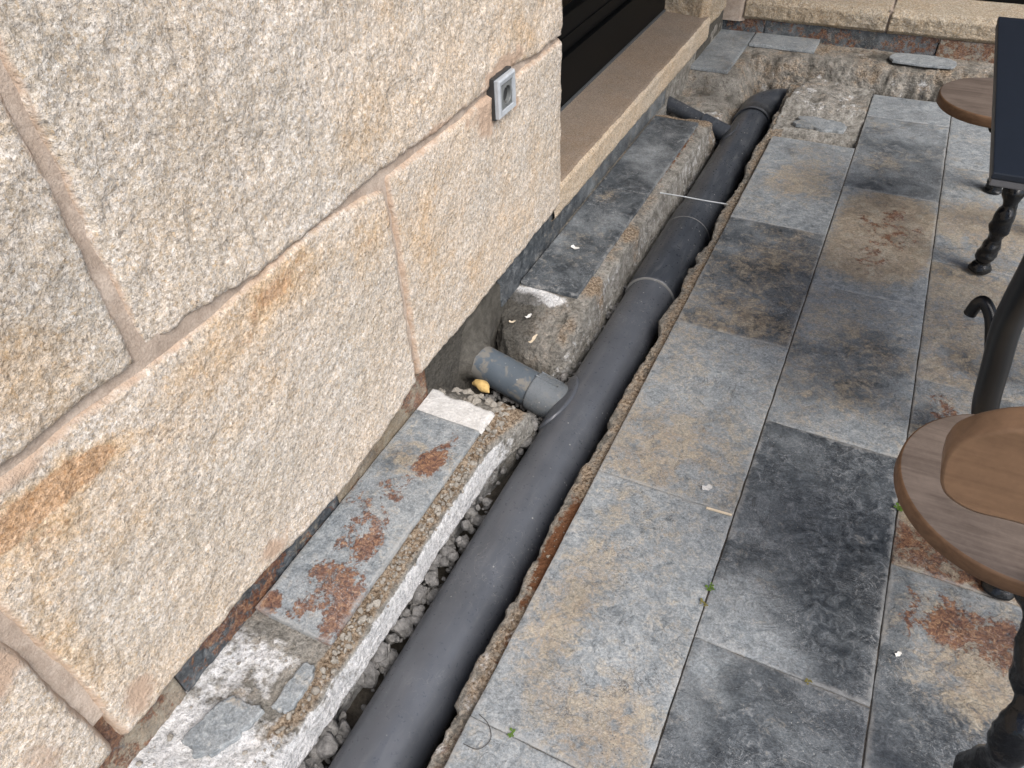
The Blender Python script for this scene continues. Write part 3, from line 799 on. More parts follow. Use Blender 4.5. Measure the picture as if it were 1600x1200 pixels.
import bmesh
def ico(sub):
    bm = bmesh.new(); bmesh.ops.create_icosphere(bm, subdivisions=sub, radius=1)
    V = np.array([v.co[:] for v in bm.verts]); F = np.array([[v.index for v in f.verts] for f in bm.faces]); bm.free()
    return V, F
IV, IF = ico(2)
def pebbles(specs, seed, name='gravel'):
    rng = np.random.default_rng(seed); VS, FS = [], []
    o = 0
    for (x, y, z, r) in specs:
        sc = r * rng.uniform(0.65, 1.25, 3); off = rng.uniform(-50, 50, 3)
        V = IV * (1 + 0.45 * fbm(IV + off, 1.1, 2, 5))[:, None]
        # chop a few facets so the stones read as crushed rock
        for _ in range(4):
            d = rng.normal(size=3); d /= np.linalg.norm(d); lim = rng.uniform(0.55, 0.85)
            s = V @ d; V = V - d * np.clip(s - lim, 0, None)[:, None]
        a, b = rng.uniform(0, 6.28, 2)
        Rz = np.array([[math.cos(a), -math.sin(a), 0], [math.sin(a), math.cos(a), 0], [0, 0, 1]])
        Rx = np.array([[1, 0, 0], [0, math.cos(b), -math.sin(b)], [0, math.sin(b), math.cos(b)]])
        VS.append((V * sc) @ (Rz @ Rx).T + (x, y, z)); FS.append(IF + o); o += len(IV)
    return mesh_np(name, np.vstack(VS), np.vstack(FS), smooth=False)

PX, PZ, PR = -0.475, -0.130, 0.0745         # main pipe axis and radius
sp_ = []
rg = np.random.default_rng(3)
_k = fbm(np.stack((np.linspace(-0.5, 3.3, 400), np.zeros(400), np.zeros(400)), 1), 9, 3, 17)
for _ in range(2600):
    y = rg.uniform(-0.5, 3.3); x = rg.uniform(-0.60, -0.535); r = rg.choice([.004, .006, .009, .014, .021], p=[.22, .27, .24, .17, .10])
    dens = np.interp(y, np.linspace(-0.5, 3.3, 400), _k)
    if rg.uniform() > 0.48 + 2.4 * dens or (y > 1.4 and rg.uniform() < .6): continue
    z = -0.168 + (0.045 if y < 1.2 else 0.02) * sstep(np.array(x), -0.53, -0.59) + 0.03 * dens + rg.uniform(-.03, .02)
    if math.hypot(x - PX, z - PZ) < PR + r * 0.9: continue
    sp_.append((x, y, float(z), r))
for _ in range(260):
    y = rg.uniform(1.14, 1.42); x = rg.uniform(-0.78, -0.56); r = rg.uniform(.005, .012)
    sp_.append((x, y, rg.uniform(-.165, -.14), r))
for _ in range(180):
    y = rg.uniform(2.95, 3.5); x = rg.uniform(-0.8, -0.57); r = rg.uniform(.006, .016)
    sp_.append((x, y, rg.uniform(-.17, -.13), r))
gv = link('gravel', pebbles(sp_, 4), M_GRAVEL); gv['kind'] = 'stuff'

cs = []
rg = np.random.default_rng(21)
for _ in range(520):
    y = rg.uniform(-0.3, 3.0); cs.append((min(-0.337, max(-0.360, rg.normal(-0.350, 0.009))), y, -0.019 + rg.uniform(-.003, .003), rg.choice([.0016, .0026, .004, .0065], p=[.4, .35, .19, .06])))
cr = kid('mortar_crumbs', pebbles(cs, 31, 'mortar_crumbs'), stone_mat('edge_crumbs', (0.20, 0.165, 0.125), (0.40, 0.36, 0.30), scale=60), paving); cr['kind'] = 'stuff'

# ------------------------------------------------------------------ mortar ledges left of the trench
# near ledge
near = thing('mortar_ledge', 'near white-dusted mortar ledge with a rust-stained slate tile and a broken flake', 'ledge', (-0.70, 0.4, -0.2))
def near_ledge():
    ys = np.arange(-0.75, 1.165, 0.0055)
    A = np.stack((ys, 0 * ys, 0 * ys), 1)
    back = sstep(ys, 1.095, 1.155)
    ex = -0.590 + 0.008 * fbm(A, 7, 4, 2) + 0.004 * fbm(A, 30, 3, 3) + 0.03 * sstep(ys, 0.95, 1.12)
    zt = -0.0165 - 0.012 * back + 0.004 * fbm(A, 6, 3, 5) * ((ys < 0.40) | (ys > 1.02))
    drop = sstep(ys, 1.135, 1.163) * 0.17
    keys = [(-0.835 + 0 * ys, zt - drop), (-0.640 + 0 * ys, zt - drop), (-0.628 + 0 * ys, zt + 0.0035 - drop), (ex - 0.004, -0.0205 - 0.008 * back - drop),
            (ex + 0.002, -0.034 - drop), (ex + 0.008, -0.082 + 0.008 * fbm(A, 14, 4, 81) - drop * .6), (ex - 0.018 + 0.014 * fbm(A, 16, 4, 82), -0.115 - drop * .4), (ex - 0.03, -0.24 + 0 * ys)]
    V, nu, nv, sp = sweep('y', ys, keys, [28, 3, 8, 4, 12, 12, 6])
    N = normals_grid(V, nu, nv)
    if N[nv // 3, 2] < 0: N = -N
    Yv = V[:, 1]
    under = ((Yv > 0.41) & (Yv < 1.01) & (sp < 1.9)).astype(float)
    raw = 1 - under
    top = (sp < 3.2)
    d = np.where(top, 0.0080 * fbm(V, 18, 5, 9, .65) + 0.0070 * fbm(V, 62, 3, 8), 0.0022 * fbm(V * np.array([1, .35, 1]), 30, 3, 7) + 0.0012 * fbm(V, 90, 2, 8))
    d = d + 0.010 * np.clip(fbm(V, 28, 4, 33), 0, 1) * (sp > 5.1)
    V2 = V + N * (d * raw)[:, None]
    m = np.zeros((len(V), 4))
    w = 0.85 * sstep(sp, 2.8, 3.7) * sstep(Yv, 1.12, 0.95) + (0.50 * sstep(Yv, 0.41, 0.37) + 0.30 * sstep(Yv, 0.28, 0.18)) * (sp < 3.3) + 0.25 * fbm(V, 10, 4, 21)
    w = w + 0.45 * blob(V[:, :2], -0.70, 0.13, 0.16, 0.10) - 0.30 * blob(V[:, :2], -0.635, 0.33, 0.05, 0.10)
    m[:, 0] = w
    m[:, 1] = 0.60 * sstep(sp, 3.5, 2.4) * sstep(sp, 1.3, 2.0) * sstep(Yv, 0.1, .35) + 0.25 * sstep(sp, 3.2, 2.6) + 0.26 * fbm(V, 12, 3, 22)
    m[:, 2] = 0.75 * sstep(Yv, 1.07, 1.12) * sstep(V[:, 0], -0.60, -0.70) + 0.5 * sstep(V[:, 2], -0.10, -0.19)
    return mesh_np('mortar_body', V2, grid_faces(nu, nv), m)
kid('mortar_body', near_ledge(), M_CONC, near)
kid('slate_tile', slate_tile(-0.8065, -0.632, 0.424, 1.012, 90, dark=.06, tan=.14, rust=0.27, relief=.7, edge=.9, h=0.006,
    blobs=[(2, .72, .80, .16, .08, .36), (2, .60, .64, .26, .14, .16), (2, .45, .40, .26, .16, .20), (2, .74, .36, .18, .12, .34), (2, .60, .16, .36, .10, .16), (2, .2, .85, .3, .2, -.25), (2, .95, .6, .2, .3, -.2), (2, .12, .3, .12, .2, -.2), (2, .90, .10, .12, .12, .40), (2, .1, .03, .12, .05, .5),
           (0, .25, .7, .2, .1, .3), (1, .45, .78, .3, .1, .3)]), M_SLATE, near)
kid('slate_flake', slate_tile(-0.765, -0.660, 0.145, 0.300, 91, dark=.02, tan=.06, z=-0.0015, th=0.012, h=0.005, relief=.6, edge=0, blobs=[(1, .3, .9, .4, .1, .5)],
    outline=lambda U, V, X, Y: flake_outline(11, .55)(U, V, X + 0.035 * (V - .5), Y)), M_SLATE, near)
kid('slate_flake', slate_tile(-0.662, -0.612, 0.27, 0.40, 92, dark=.05, tan=.1, z=-0.004, th=0.012, h=0.005, relief=.6, edge=0, outline=flake_outline(19, .6)), M_SLATE, near)
# hardened white tile adhesive behind the tile
def adhesive():
    h = 0.005
    X, Y = np.meshgrid(np.arange(-0.808, -0.628, h), np.arange(1.014, 1.108, h), indexing='ij')
    P = np.stack((X.ravel(), Y.ravel(), np.zeros(X.size)), 1)
    far = 1.085 + 0.012 * fbm(P * np.array([1, 0, 0]), 22, 4, 3) - 0.05 * (P[:, 0] + 0.70)
    P[:, 2] = -0.004 + 0.0018 * fbm(P, 30, 4, 2) - 0.022 * sstep(P[:, 1], far, far + 0.012) - 0.01 * sstep(P[:, 0], -0.64, -0.63)
    return mesh_np('white_adhesive', P, grid_faces(*X.shape))
kid('white_adhesive', adhesive(), M_PLASTER, near)

# middle ledge
mid = thing('mortar_ledge', 'middle grey mortar ledge carrying two dark slate tiles, below the window sill', 'ledge', (-0.70, 2.2, -0.2))
def mid_ledge():
    ys = np.concatenate((np.arange(1.385, 1.62, 0.004), np.arange(1.62, 2.985, 0.0065)))
    A = np.stack((ys, 0 * ys, 0 * ys), 1)
    f = np.interp(ys, [1.385, 1.40, 1.43, 1.50, 1.585, 1.605, 1.63], [-.21, -.115, -0.075, -0.050, -0.024, -0.0175, -0.0165])
    b = np.interp(ys, [2.86, 2.90, 2.955, 2.975, 2.985], [0, -.004, -0.014, -0.05, -.19])
    zt = f + b
    ex = -0.585 + 0.006 * fbm(A, 8, 4, 42) + 0.004 * fbm(A, 28, 3, 43) - 0.035 * sstep(ys, 1.46, 1.385)
    wl = np.interp(ys, [1.385, 1.42, 1.50, 1.6], [-0.74, -0.775, -0.82, -0.835])
    sh = np.minimum(zt, -0.02)
    keys = [(wl - 0.02, zt - 0.05), (wl, zt), (-0.640 + 0 * ys, zt), (-0.627 + 0 * ys, zt + 0.0035), (ex - 0.004, sh - 0.002), (ex, sh - 0.016), (ex + 0.007, np.minimum(sh - 0.03, -0.09)),
            (ex + 0.016, np.minimum(sh - 0.04, -0.16)), (ex + 0.01, -0.24 + 0 * ys)]
    V, nu, nv, sp = sweep('y', ys, keys, [6, 26, 3, 7, 4, 11, 11, 6])
    N = normals_grid(V, nu, nv)
    if N[(nu // 2) * nv + nv // 4, 2] < 0: N = -N
    Yv = V[:, 1]
    under = ((Yv > 1.60) & (Yv < 2.868) & (sp < 2.9)).astype(float)
    front = sstep(Yv, 1.62, 1.56)
    d = 0.0030 * fbm(V, 22, 4, 9) + 0.0020 * fbm(V, 70, 3, 8) + front * (0.014 * fbm(V, 13, 5, 19, .65) + .009 * fbm(V, 42, 4, 20, .7) - .008 * np.clip(fbm(V, 9, 2, 23, ridged=True) - .55, 0, 1))
    d = d + 0.009 * np.clip(fbm(V, 24, 4, 33), 0, 1) * (sp > 6.0) + 0.006 * fbm(V, 25, 3, 77) * sstep(Yv, 2.85, 2.9)
    V2 = V + N * (d * (1 - under))[:, None]
    m = np.zeros((len(V), 4))
    m[:, 0] = 0.18 * fbm(V, 8, 4, 21) + 0.95 * blob(V[:, :2], -0.765, 1.575, 0.07, 0.032, .5) + 0.6 * blob(V[:, :2], -0.69, 1.585, 0.05, 0.02, .5) + 0.25 * sstep(sp, 4, 5)
    m[:, 1] = 0.35 * sstep(sp, 4.6, 3.2) + 0.35 * fbm(V, 7, 4, 25) * (sp < 5) * (sp > 2.5) + 0.55 * blob(V[:, :2], -0.6, 1.68, .03, .05) + 0.5 * blob(V[:, :2], -0.6, 2.0, .03, .05) + .5 * sstep(Yv, 2.86, 2.9)
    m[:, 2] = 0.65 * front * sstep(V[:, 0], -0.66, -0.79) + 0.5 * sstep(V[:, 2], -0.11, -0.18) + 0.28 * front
    m[:, 3] = 0.5 * blob(V[:, :2], -0.625, 2.6, .008, .35)
    return mesh_np('mortar_body', V2, grid_faces(nu, nv), m)
kid('mortar_body', mid_ledge(), M_CONC, mid)
for (a, b, sd, kw) in ((1.603, 2.232, 95, dict(dark=.72, tan=.08, blobs=[(0, .8, .5, .2, .5, -.12), (1, .35, .9, .2, .08, .4)])),
                       (2.236, 2.865, 96, dict(dark=.74, tan=.04, blobs=[(0, .5, .45, .5, .14, -.2), (0, .5, .05, .5, .08, .2)]))):
    kid('slate_tile', slate_tile(-0.8065, -0.6265, a, b, sd, relief=.9, edge=.6, h=0.007, **kw), M_SLATE, mid)

# far corner ledge and the back ledge under the back wall
corner = thing('mortar_ledge', 'short broken mortar ledge in the far left corner with one grey slate tile', 'ledge', (-0.73, 3.6, -0.2))
def corner_ledge():
    ys = np.arange(3.10, 4.03, 0.007)
    A = np.stack((ys, 0 * ys, 0 * ys), 1)
    zt = np.interp(ys, [3.10, 3.12, 3.17, 3.28, 3.385, 3.42, 3.45, 3.48], [-.24, -0.125, -0.098, -0.088, -0.078, -0.030, -0.018, -0.0165])
    ex = np.interp(ys, [3.10, 3.2, 3.4, 3.6, 4.03], [-0.60, -0.585, -0.585, -0.60, -0.60]) + 0.008 * fbm(A, 12, 3, 52)
    keys = [(-0.86 + 0 * ys, zt), (-0.645 + 0 * ys, zt), (ex - 0.02, zt - 0.004), (ex, zt - 0.03), (ex + 0.04, np.minimum(-0.12, zt - .04)), (ex + 0.05, -0.24 + 0 * ys)]
    V, nu, nv, sp = sweep('y', ys, keys, [30, 6, 6, 12, 10])
    N = normals_grid(V, nu, nv)
    if N[(nu // 2) * nv + nv // 4, 2] < 0: N = -N
    under = ((V[:, 1] > 3.45) & (sp < 1)).astype(float)
    d = 0.008 * fbm(V, 13, 4, 9) + 0.004 * fbm(V, 50, 3, 8)
    V2 = V + N * (d * (1 - under))[:, None]
    m = np.zeros((len(V), 4))
    m[:, 0] = 0.35 * fbm(V, 12, 4, 1) + .45 * blob(V[:, :2], -0.68, 3.16, .12, .06)
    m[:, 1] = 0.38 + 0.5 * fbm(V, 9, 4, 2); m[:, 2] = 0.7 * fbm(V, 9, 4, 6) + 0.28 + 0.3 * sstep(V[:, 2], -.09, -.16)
    return mesh_np('mortar_body', V2, grid_faces(nu, nv), m)
kid('mortar_body', corner_ledge(), M_CONC, corner)
kid('slate_tile', slate_tile(-0.842, -0.657, 3.452, 4.015, 97, dark=.34, tan=.08, h=0.009, edge=.4), M_SLATE, corner)

backl = thing('mortar_ledge', 'rough mortar ledge along the foot of the back wall with slate remnants', 'ledge', (0.1, 3.9, -0.2))
def back_ledge():
    xs = np.arange(-0.62, 3.1, 0.0075)
    xs = np.concatenate((np.arange(-0.62, 0.7, 0.0065), np.arange(0.7, 3.1, 0.03)))
    A = np.stack((xs, 0 * xs, 0 * xs), 1)
    ye = np.interp(xs, [-0.62, -0.35, 0.0, 0.3], [3.70, 3.745, 3.79, 3.80]) + 0.016 * fbm(A, 9, 4, 61) + 0.007 * fbm(A, 30, 3, 62)
    yb = ye - 0.050 + 0.018 * fbm(A, 9, 4, 63)
    zt = -0.019 + 0.004 * fbm(A, 10, 3, 64)
    keys = [(4.03 + 0 * xs, zt), (ye + 0.03, zt), (ye, zt - 0.012), (ye - 0.018, zt - 0.045), (yb, -0.115 + 0 * xs), (yb - 0.02, -0.24 + 0 * xs)]
    V, nu, nv, sp = sweep('x', xs, keys, [24, 5, 6, 14, 12])
    N = normals_grid(V, nu, nv)
    if N[nv // 4, 2] < 0: N = -N
    calm = ((sp < .9) & (((V[:, 0] < -0.345) & (V[:, 1] > 3.82)) | ((V[:, 0] > -0.03) & (V[:, 0] < .27) & (V[:, 1] > 3.82)))).astype(float)
    d = (0.008 * fbm(V * np.array([1.5, 1, .5]), 13, 5, 9, .65) + 0.006 * fbm(V, 44, 4, 8, .7)) * np.where(sp < 1, .6, 2.0)
    V2 = V + N * (d * (1 - calm))[:, None]
    m = np.zeros((len(V), 4))
    m[:, 0] = 0.8 * fbm(V * np.array([1.5, 1, .5]), 13, 4, 1) + 0.12 * (sp > 3); m[:, 1] = 0.44 + 0.45 * fbm(V, 8, 4, 2)
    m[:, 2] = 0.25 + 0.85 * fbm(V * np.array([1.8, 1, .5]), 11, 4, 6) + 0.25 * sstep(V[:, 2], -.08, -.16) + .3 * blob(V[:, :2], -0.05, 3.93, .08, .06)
    return mesh_np('mortar_body', V2, grid_faces(nu, nv, flip=True), m)
kid('mortar_body', back_ledge(), M_CONC, backl)
kid('slate_tile', slate_tile(-0.651, -0.345, 3.845, 4.01, 98, dark=.05, tan=.2, h=0.008, edge=.4, blobs=[(2, .8, .6, .2, .3, .25), (2, .35, .3, .1, .2, .2)]), M_SLATE, backl)
kid('slate_tile', slate_tile(-0.030, 0.272, 3.815, 3.955, 99, dark=.12, tan=.02, h=0.006, edge=.3, relief=3, th=0.009, outline=flake_outline(41, .12)), M_SLATE, backl)

# ------------------------------------------------------------------ drain pipe
pipe = thing('drain_pipe', 'dark grey plastic drain pipe lying in the open trench with side branches and far elbow', 'pipe', (PX, 1.4, PZ - PR))
def along(y0, y1, r0, r1=None, n=2, x=PX, z=PZ):
    yy = np.linspace(y0, y1, n)
    return np.stack((np.full(n, x), yy, np.full(n, z)), 1)
kid('pipe_segment', tube_mesh('pipe_segment', along(-0.9, 1.88, 0, n=60), PR, 64), M_PIPE, pipe)
yy = np.array([1.835, 1.8352, 1.842, 1.90, 2.30, 2.34, 2.40, 2.44])
rr = np.array([PR + .001, PR + 0.0058, PR + 0.0072, PR + 0.0072, PR + 0.0072, PR + 0.006, PR + 0.0012, PR + 0.0006])
kid('pipe_socket', tube_mesh('pipe_socket', np.stack((np.full(8, PX), yy, np.full(8, PZ)), 1), rr, 64, cap=False), M_PIPE_DUSTY, pipe)
kid('socket_lip', tube_mesh('socket_lip', np.stack((np.full(4, PX), np.array([1.8342, 1.8338, 1.8325, 1.8320]), np.full(4, PZ)), 1), np.array([PR + .0068, PR + .0072, PR + .0066, PR]), 64, cap=False), M_RING, pipe)
kid('pipe_segment', tube_mesh('pipe_segment', along(2.40, 3.27, 0, n=30), PR, 64), M_PIPE_DUSTY, pipe)
# second band just before the taper
kid('clamp_band', tube_mesh('clamp_band', np.stack((np.full(4, PX), np.array([2.225, 2.2252, 2.2268, 2.227]), np.full(4, PZ)), 1), np.array([PR + .0072, PR + .0084, PR + .0084, PR + .0072]), 64, cap=False), M_RING, pipe)
# elbow to the right in the far corner: collar, bend, collar, run along the back wall
el = []
for a in np.linspace(0, math.pi / 2, 18):
    el.append((PX + 0.13 * (1 - math.cos(a)), 3.33 + 0.13 * math.sin(a), PZ))
elp = np.array([(PX, 3.22, PZ), (PX, 3.29, PZ)] + el[1:] + [(PX + 0.16, 3.46, PZ)])
kid('elbow', tube_mesh('elbow', elp, PR + 0.006, 56), M_PIPE_DUSTY, pipe)
kid('socket_lip', tube_mesh('socket_lip', along(3.205, 3.222, 0, n=3), np.array([PR + .007, PR + .0085, PR + .007]), 56), M_PIPE, pipe)
kid('pipe_segment', tube_mesh('pipe_segment', np.array([(-0.32, 3.46, PZ), (0.6, 3.46, PZ), (1.6, 3.46, PZ), (3.0, 3.46, PZ)]), PR, 48), M_PIPE_DUSTY, pipe)

def branch(p0, p1, r, sock, mat=None, rows=40):
    """side pipe from p0 (wall) to p1 (main pipe axis) with a wider socket over its last part and a saddle flange"""
    p0, p1 = np.array(p0), np.array(p1)
    d = (p1 - p0) / np.linalg.norm(p1 - p0); Lh = np.linalg.norm(p1 - p0)
    b = kid('branch_pipe', tube_mesh('branch_pipe', p0 + np.linspace(0, 1, rows)[:, None] * (p1 - p0), r, 48), mat or M_BRANCH, pipe)
    s0 = p0 + d * sock
    ts = np.array([0, .0004, .004, .008, Lh - sock - 0.03])
    sk = kid('branch_socket', tube_mesh('branch_socket', s0 + ts[:, None] * d, np.array([r + .0005, r + .004, r + .0055, r + .0048, r + .0048]), 48, cap=False), mat or M_SOCKET, b)
    return b, s0, d
B1A, B1B = (-0.86, 1.325, -0.078), (PX, 1.268, -0.124)
b1, s0, d0 = branch(B1A, B1B, 0.050, 0.243)
# moulded ribs along the first socket
for ang in (0.35, 0.95, 1.5):
    o = np.cross(d0, (0, 0, 1.0)); o /= np.linalg.norm(o)
    ofs = (math.cos(ang) * -o + math.sin(ang) * np.array([0, 0, 1.0])) * 0.0560
    kid('socket_rib', tube_mesh('socket_rib', s0 + ofs + np.linspace(0.006, 0.075, 6)[:, None] * d0, 0.0020, 8), M_SOCKET, b1)
def saddle(y0, half, halfa, a0, th, name):
    """curved flange lying on the main pipe round the branch"""
    n1, n2 = 40, 40
    U, V = np.meshgrid(np.linspace(-1, 1, n1), np.linspace(-1, 1, n2), indexing='ij')
    # disc-mapped
    uu = U * np.sqrt(1 - V * V / 2); vv = V * np.sqrt(1 - U * U / 2)
    ang = a0 + vv * halfa
    r = PR + th * sstep(np.maximum(np.abs(U), np.abs(V)), 1.0, 0.93) + 0.0002
    y = y0 + uu * half
    P = np.stack((PX + r * np.cos(ang), y, PZ + r * np.sin(ang)), -1).reshape(-1, 3)
    return mesh_np(name, P, grid_faces(n1, n2))
kid('saddle_flange', saddle(1.262, 0.105, 0.80, math.radians(152), 0.006, 'saddle_flange'), M_PIPE, pipe)
b2, s2, d2 = branch((-0.85, 3.135, -0.048), (PX, 3.02, -0.118), 0.030, 0.205, M_PIPE_DUSTY)
kid('saddle_flange', saddle(3.01, 0.085, 0.6, math.radians(140), 0.003, 'saddle_flange'), M_PIPE_DUSTY, pipe)

# wet cement packed round the branch where it leaves the wall
def cement_collar():
    n1, n2 = 70, 60
    th = np.linspace(0, 2 * np.pi, n1, endpoint=False); ph = np.linspace(0, 1, n2)
    T, Q = np.meshgrid(th, ph, indexing='ij')
    d = np.array(B1B) - np.array(B1A); d /= np.linalg.norm(d)
    e1 = np.cross(d, (0, 0, 1)); e1 /= np.linalg.norm(e1); e2 = np.cross(e1, d)
    r = np.interp(Q, [0, .25, .6, .85, 1.0], [0.215, 0.140, 0.088, 0.060, 0.0495])
    u = np.interp(Q, [0, .25, .6, .85, 1.0], [0.005, 0.020, 0.036, 0.056, 0.076])
    r = r * np.where(np.sin(T) > 0, 1.0 - 0.05 * Q, 1.0)
    C = np.array(B1A)
    P = C + u[..., None] * d + r[..., None] * (np.cos(T)[..., None] * e1 + np.sin(T)[..., None] * e2)
    P = P.reshape(-1, 3)
    P += (0.011 * fbm(P, 18, 4, 3) * (1 - Q.ravel() ** 8))[:, None] * np.array([0.6, 0.2, 0.8])
    return mesh_np('cement_collar', P, np.roll(grid_faces(n2, n1, closed_v=True), 0, 1) if False else grid_faces_closed_u(n1, n2))
def grid_faces_closed_u(nu, nv):
    i, j = np.meshgrid(np.arange(nu), np.arange(nv - 1), indexing='ij')
    a = (i * nv + j).ravel(); b = (((i + 1) % nu) * nv + j).ravel()
    return np.stack((a, b, b + 1, a + 1), 1)
tag(link('cement_collar', cement_collar(), M_WET), 'damp dark cement packed round the side pipe at the wall foot', 'mortar')
# crumbly grey lumps at the end of the near ledge
lp = []
rg = np.random.default_rng(8)
for _ in range(120):
    x = rg.uniform(-0.80, -0.60); y = 1.105 + 0.035 * rg.uniform(-1, 1) - 0.1 * (x + .7) * 0.2
    lp.append((x, y, -0.03 + rg.uniform(-.012, .010), rg.uniform(.005, .016)))
for _ in range(700):
    y = rg.uniform(-0.3, 1.1)
    if y < 0.40 and rg.uniform() < .75: x = rg.uniform(-0.80, -0.60)
    else: x = rg.normal(-0.612, 0.010)
    if -0.78 < x < -0.65 and 0.14 < y < 0.31: continue
    lp.append((x, y, -0.013 + rg.uniform(-.004, .003), rg.choice([.002, .003, .005, .008], p=[.4, .33, .2, .07])))
cl = link('mortar_crumbs', pebbles(lp, 15, 'mortar_crumbs'), stone_mat('crumbled_mortar', (0.22, 0.20, 0.17), (0.46, 0.43, 0.38), scale=60)); cl['kind'] = 'stuff'

# ------------------------------------------------------------------ window bay: sill, frame, jamb, back wall
sill = thing('window_sill_block', 'smooth granite window sill with a rough bright front face, left of the far trench', 'sill', (-0.9, 2.7, 0.05))
def sill_mesh(part):
    ys = np.arange(1.835, 3.60, 0.0065)
    A = np.stack((ys, 0 * ys, 0 * ys), 1)
    e = 0.006 * fbm(A, 10, 4, 71) + 0.003 * fbm(A, 40, 3, 72)
    xf = -0.803 + 0.003 * fbm(A, 8, 3, 75)
    if part == 'top':
        keys = [(-1.03 + 0 * ys, 0.187 + 0 * ys), (xf - 0.012 + e, 0.175 + 0 * ys), (xf - 0.004 + e, 0.172 + 0 * ys)]
        V, nu, nv, sp = sweep('y', ys, keys, [30, 3])
    else:
        keys = [(xf - 0.004 + e, 0.172 + 0 * ys), (xf + 0.004, 0.160 + 0 * ys), (xf + 0.004, 0.085 + 0 * ys), (xf - 0.004, 0.070 + 0.006 * fbm(A, 12, 3, 78)), (xf - 0.06, 0.066 + 0 * ys)]
        V, nu, nv, sp = sweep('y', ys, keys, [3, 14, 4, 4])
        d = (0.004 * fbm(V, 18, 4, 5) + 0.003 * fbm(V, 60, 3, 6)) * ((sp > .6) & (sp < 3.5))
        V = V + np.stack((d, 0 * d, 0 * d), 1)
    m = np.zeros((len(V), 4)); m[:, 0] = .18 + 0.3 * fbm(V, 3, 3, 2)
    m[:, 3] = 0.3 * fbm(V, 5, 3, 12) if part == 'top' else 0
    return mesh_np('sill_' + part, V, grid_faces(nu, nv), m)
kid('sill_top', sill_mesh('top'), M_GRANITE_FINE_SHADED, sill)
kid('sill_front', sill_mesh('front'), M_GRANITE_SILL_FACE, sill)
# mortar behind the ledges under the sill
ufm = wall_mortar(1.03, 4.02, -0.24, 0.066, -0.826, 91, 0.02)
_n = len(ufm.vertices); _c = np.zeros((_n, 4), np.float32); _v = np.zeros(_n * 3, np.float32); ufm.vertices.foreach_get('co', _v)
_c[:, 2] = 0.75 * (_v.reshape(-1, 3)[:, 1] < 1.55)
ufm.attributes['mask'].data.foreach_set('color', _c.ravel())
ub = link('wall_footing', ufm, M_CONC)
tag(ub, 'rough grey mortar footing below the overhanging granite sill', 'footing')

win = thing('window', 'black framed dark window above the granite sill in the left wall', 'window', (-1.05, 2.7, 0.19))
def wbox(name, lo, hi, mat, bv=0.003): return kid(name, box_mesh(name, lo, hi, bv), mat, win)
wbox('bottom_rail', (-1.09, 1.80, 0.192), (-1.010, 3.64, 0.355), M_FRAME)
wbox('sash_rail', (-1.09, 1.80, 0.358), (-1.026, 3.64, 0.478), M_FRAME)
wbox('sash_bead', (-1.085, 1.80, 0.405), (-1.022, 3.64, 0.412), M_FRAME, 0.001)
wbox('seal_strip', (-1.03, 1.84, 0.1835), (-1.003, 3.60, 0.1935), M_SEAL, 0.001)
wbox('glass_pane', (-1.075, 1.80, 0.48), (-1.065, 3.64, 2.30), M_GLASS, 0.0)
wbox('top_rail', (-1.09, 1.80, 2.30), (-1.015, 3.64, 2.40), M_FRAME)

# rough jamb stone between the sill and the back wall
jambt = thing('granite_jamb', 'rough granite jamb stone at the far left corner beside the back wall', 'stone', (-0.85, 3.75, 0.1))
def jamb_mesh():
    # horizontal profile: face towards the camera (plane y = 3.56), then the face towards the terrace (x = -0.79)
    prof = [(-1.10, 3.575), (-0.835, 3.555), (-0.806, 3.60), (-0.797, 3.72), (-0.80, 3.90), (-0.83, 3.965), (-0.9, 3.97)]
    c = np.array(prof); seg = []
    for a, b in zip(c[:-1], c[1:]):
        n = max(2, int(np.linalg.norm(b - a) / 0.008)); seg.append(a + np.linspace(0, 1, n, endpoint=False)[:, None] * (b - a))
    H_ = np.vstack(seg + [c[-1:]])
    zz = np.concatenate((np.arange(0.11, 0.7, 0.008), np.arange(0.7, 2.3, 0.05)))
    n1, n2 = len(H_), len(zz)
    P = np.zeros((n1, n2, 3)); P[..., :2] = H_[:, None]; P[..., 2] = zz[None]
    V = P.reshape(-1, 3)
    N = normals_grid(V, n1, n2)
    d = 0.006 * fbm(V, 11, 4, 4) + 0.005 * fbm(V, 45, 3, 5)
    inw = sstep(V[:, 2], 0.135, 0.11) * 0.02
    V = V + N * (np.sign(N[:, :1].sum() + 1e-9) * (d - inw))[:, None]
    bot = V.reshape(n1, n2, 3)[:, :1].copy(); bot[..., 0] -= 0.03; bot[..., 1] += 0.02
    G = np.concatenate((bot, V.reshape(n1, n2, 3)), 1)
    m = np.zeros((n1 * (n2 + 1), 4)); m[:, 0] = 0.3 + .3 * fbm(G.reshape(-1, 3), 6, 3, 2)
    return mesh_np('granite_stone', G.reshape(-1, 3), grid_faces(n1, n2 + 1), m)
kid('granite_stone', jamb_mesh(), M_GRANITE_SPLIT, jambt)

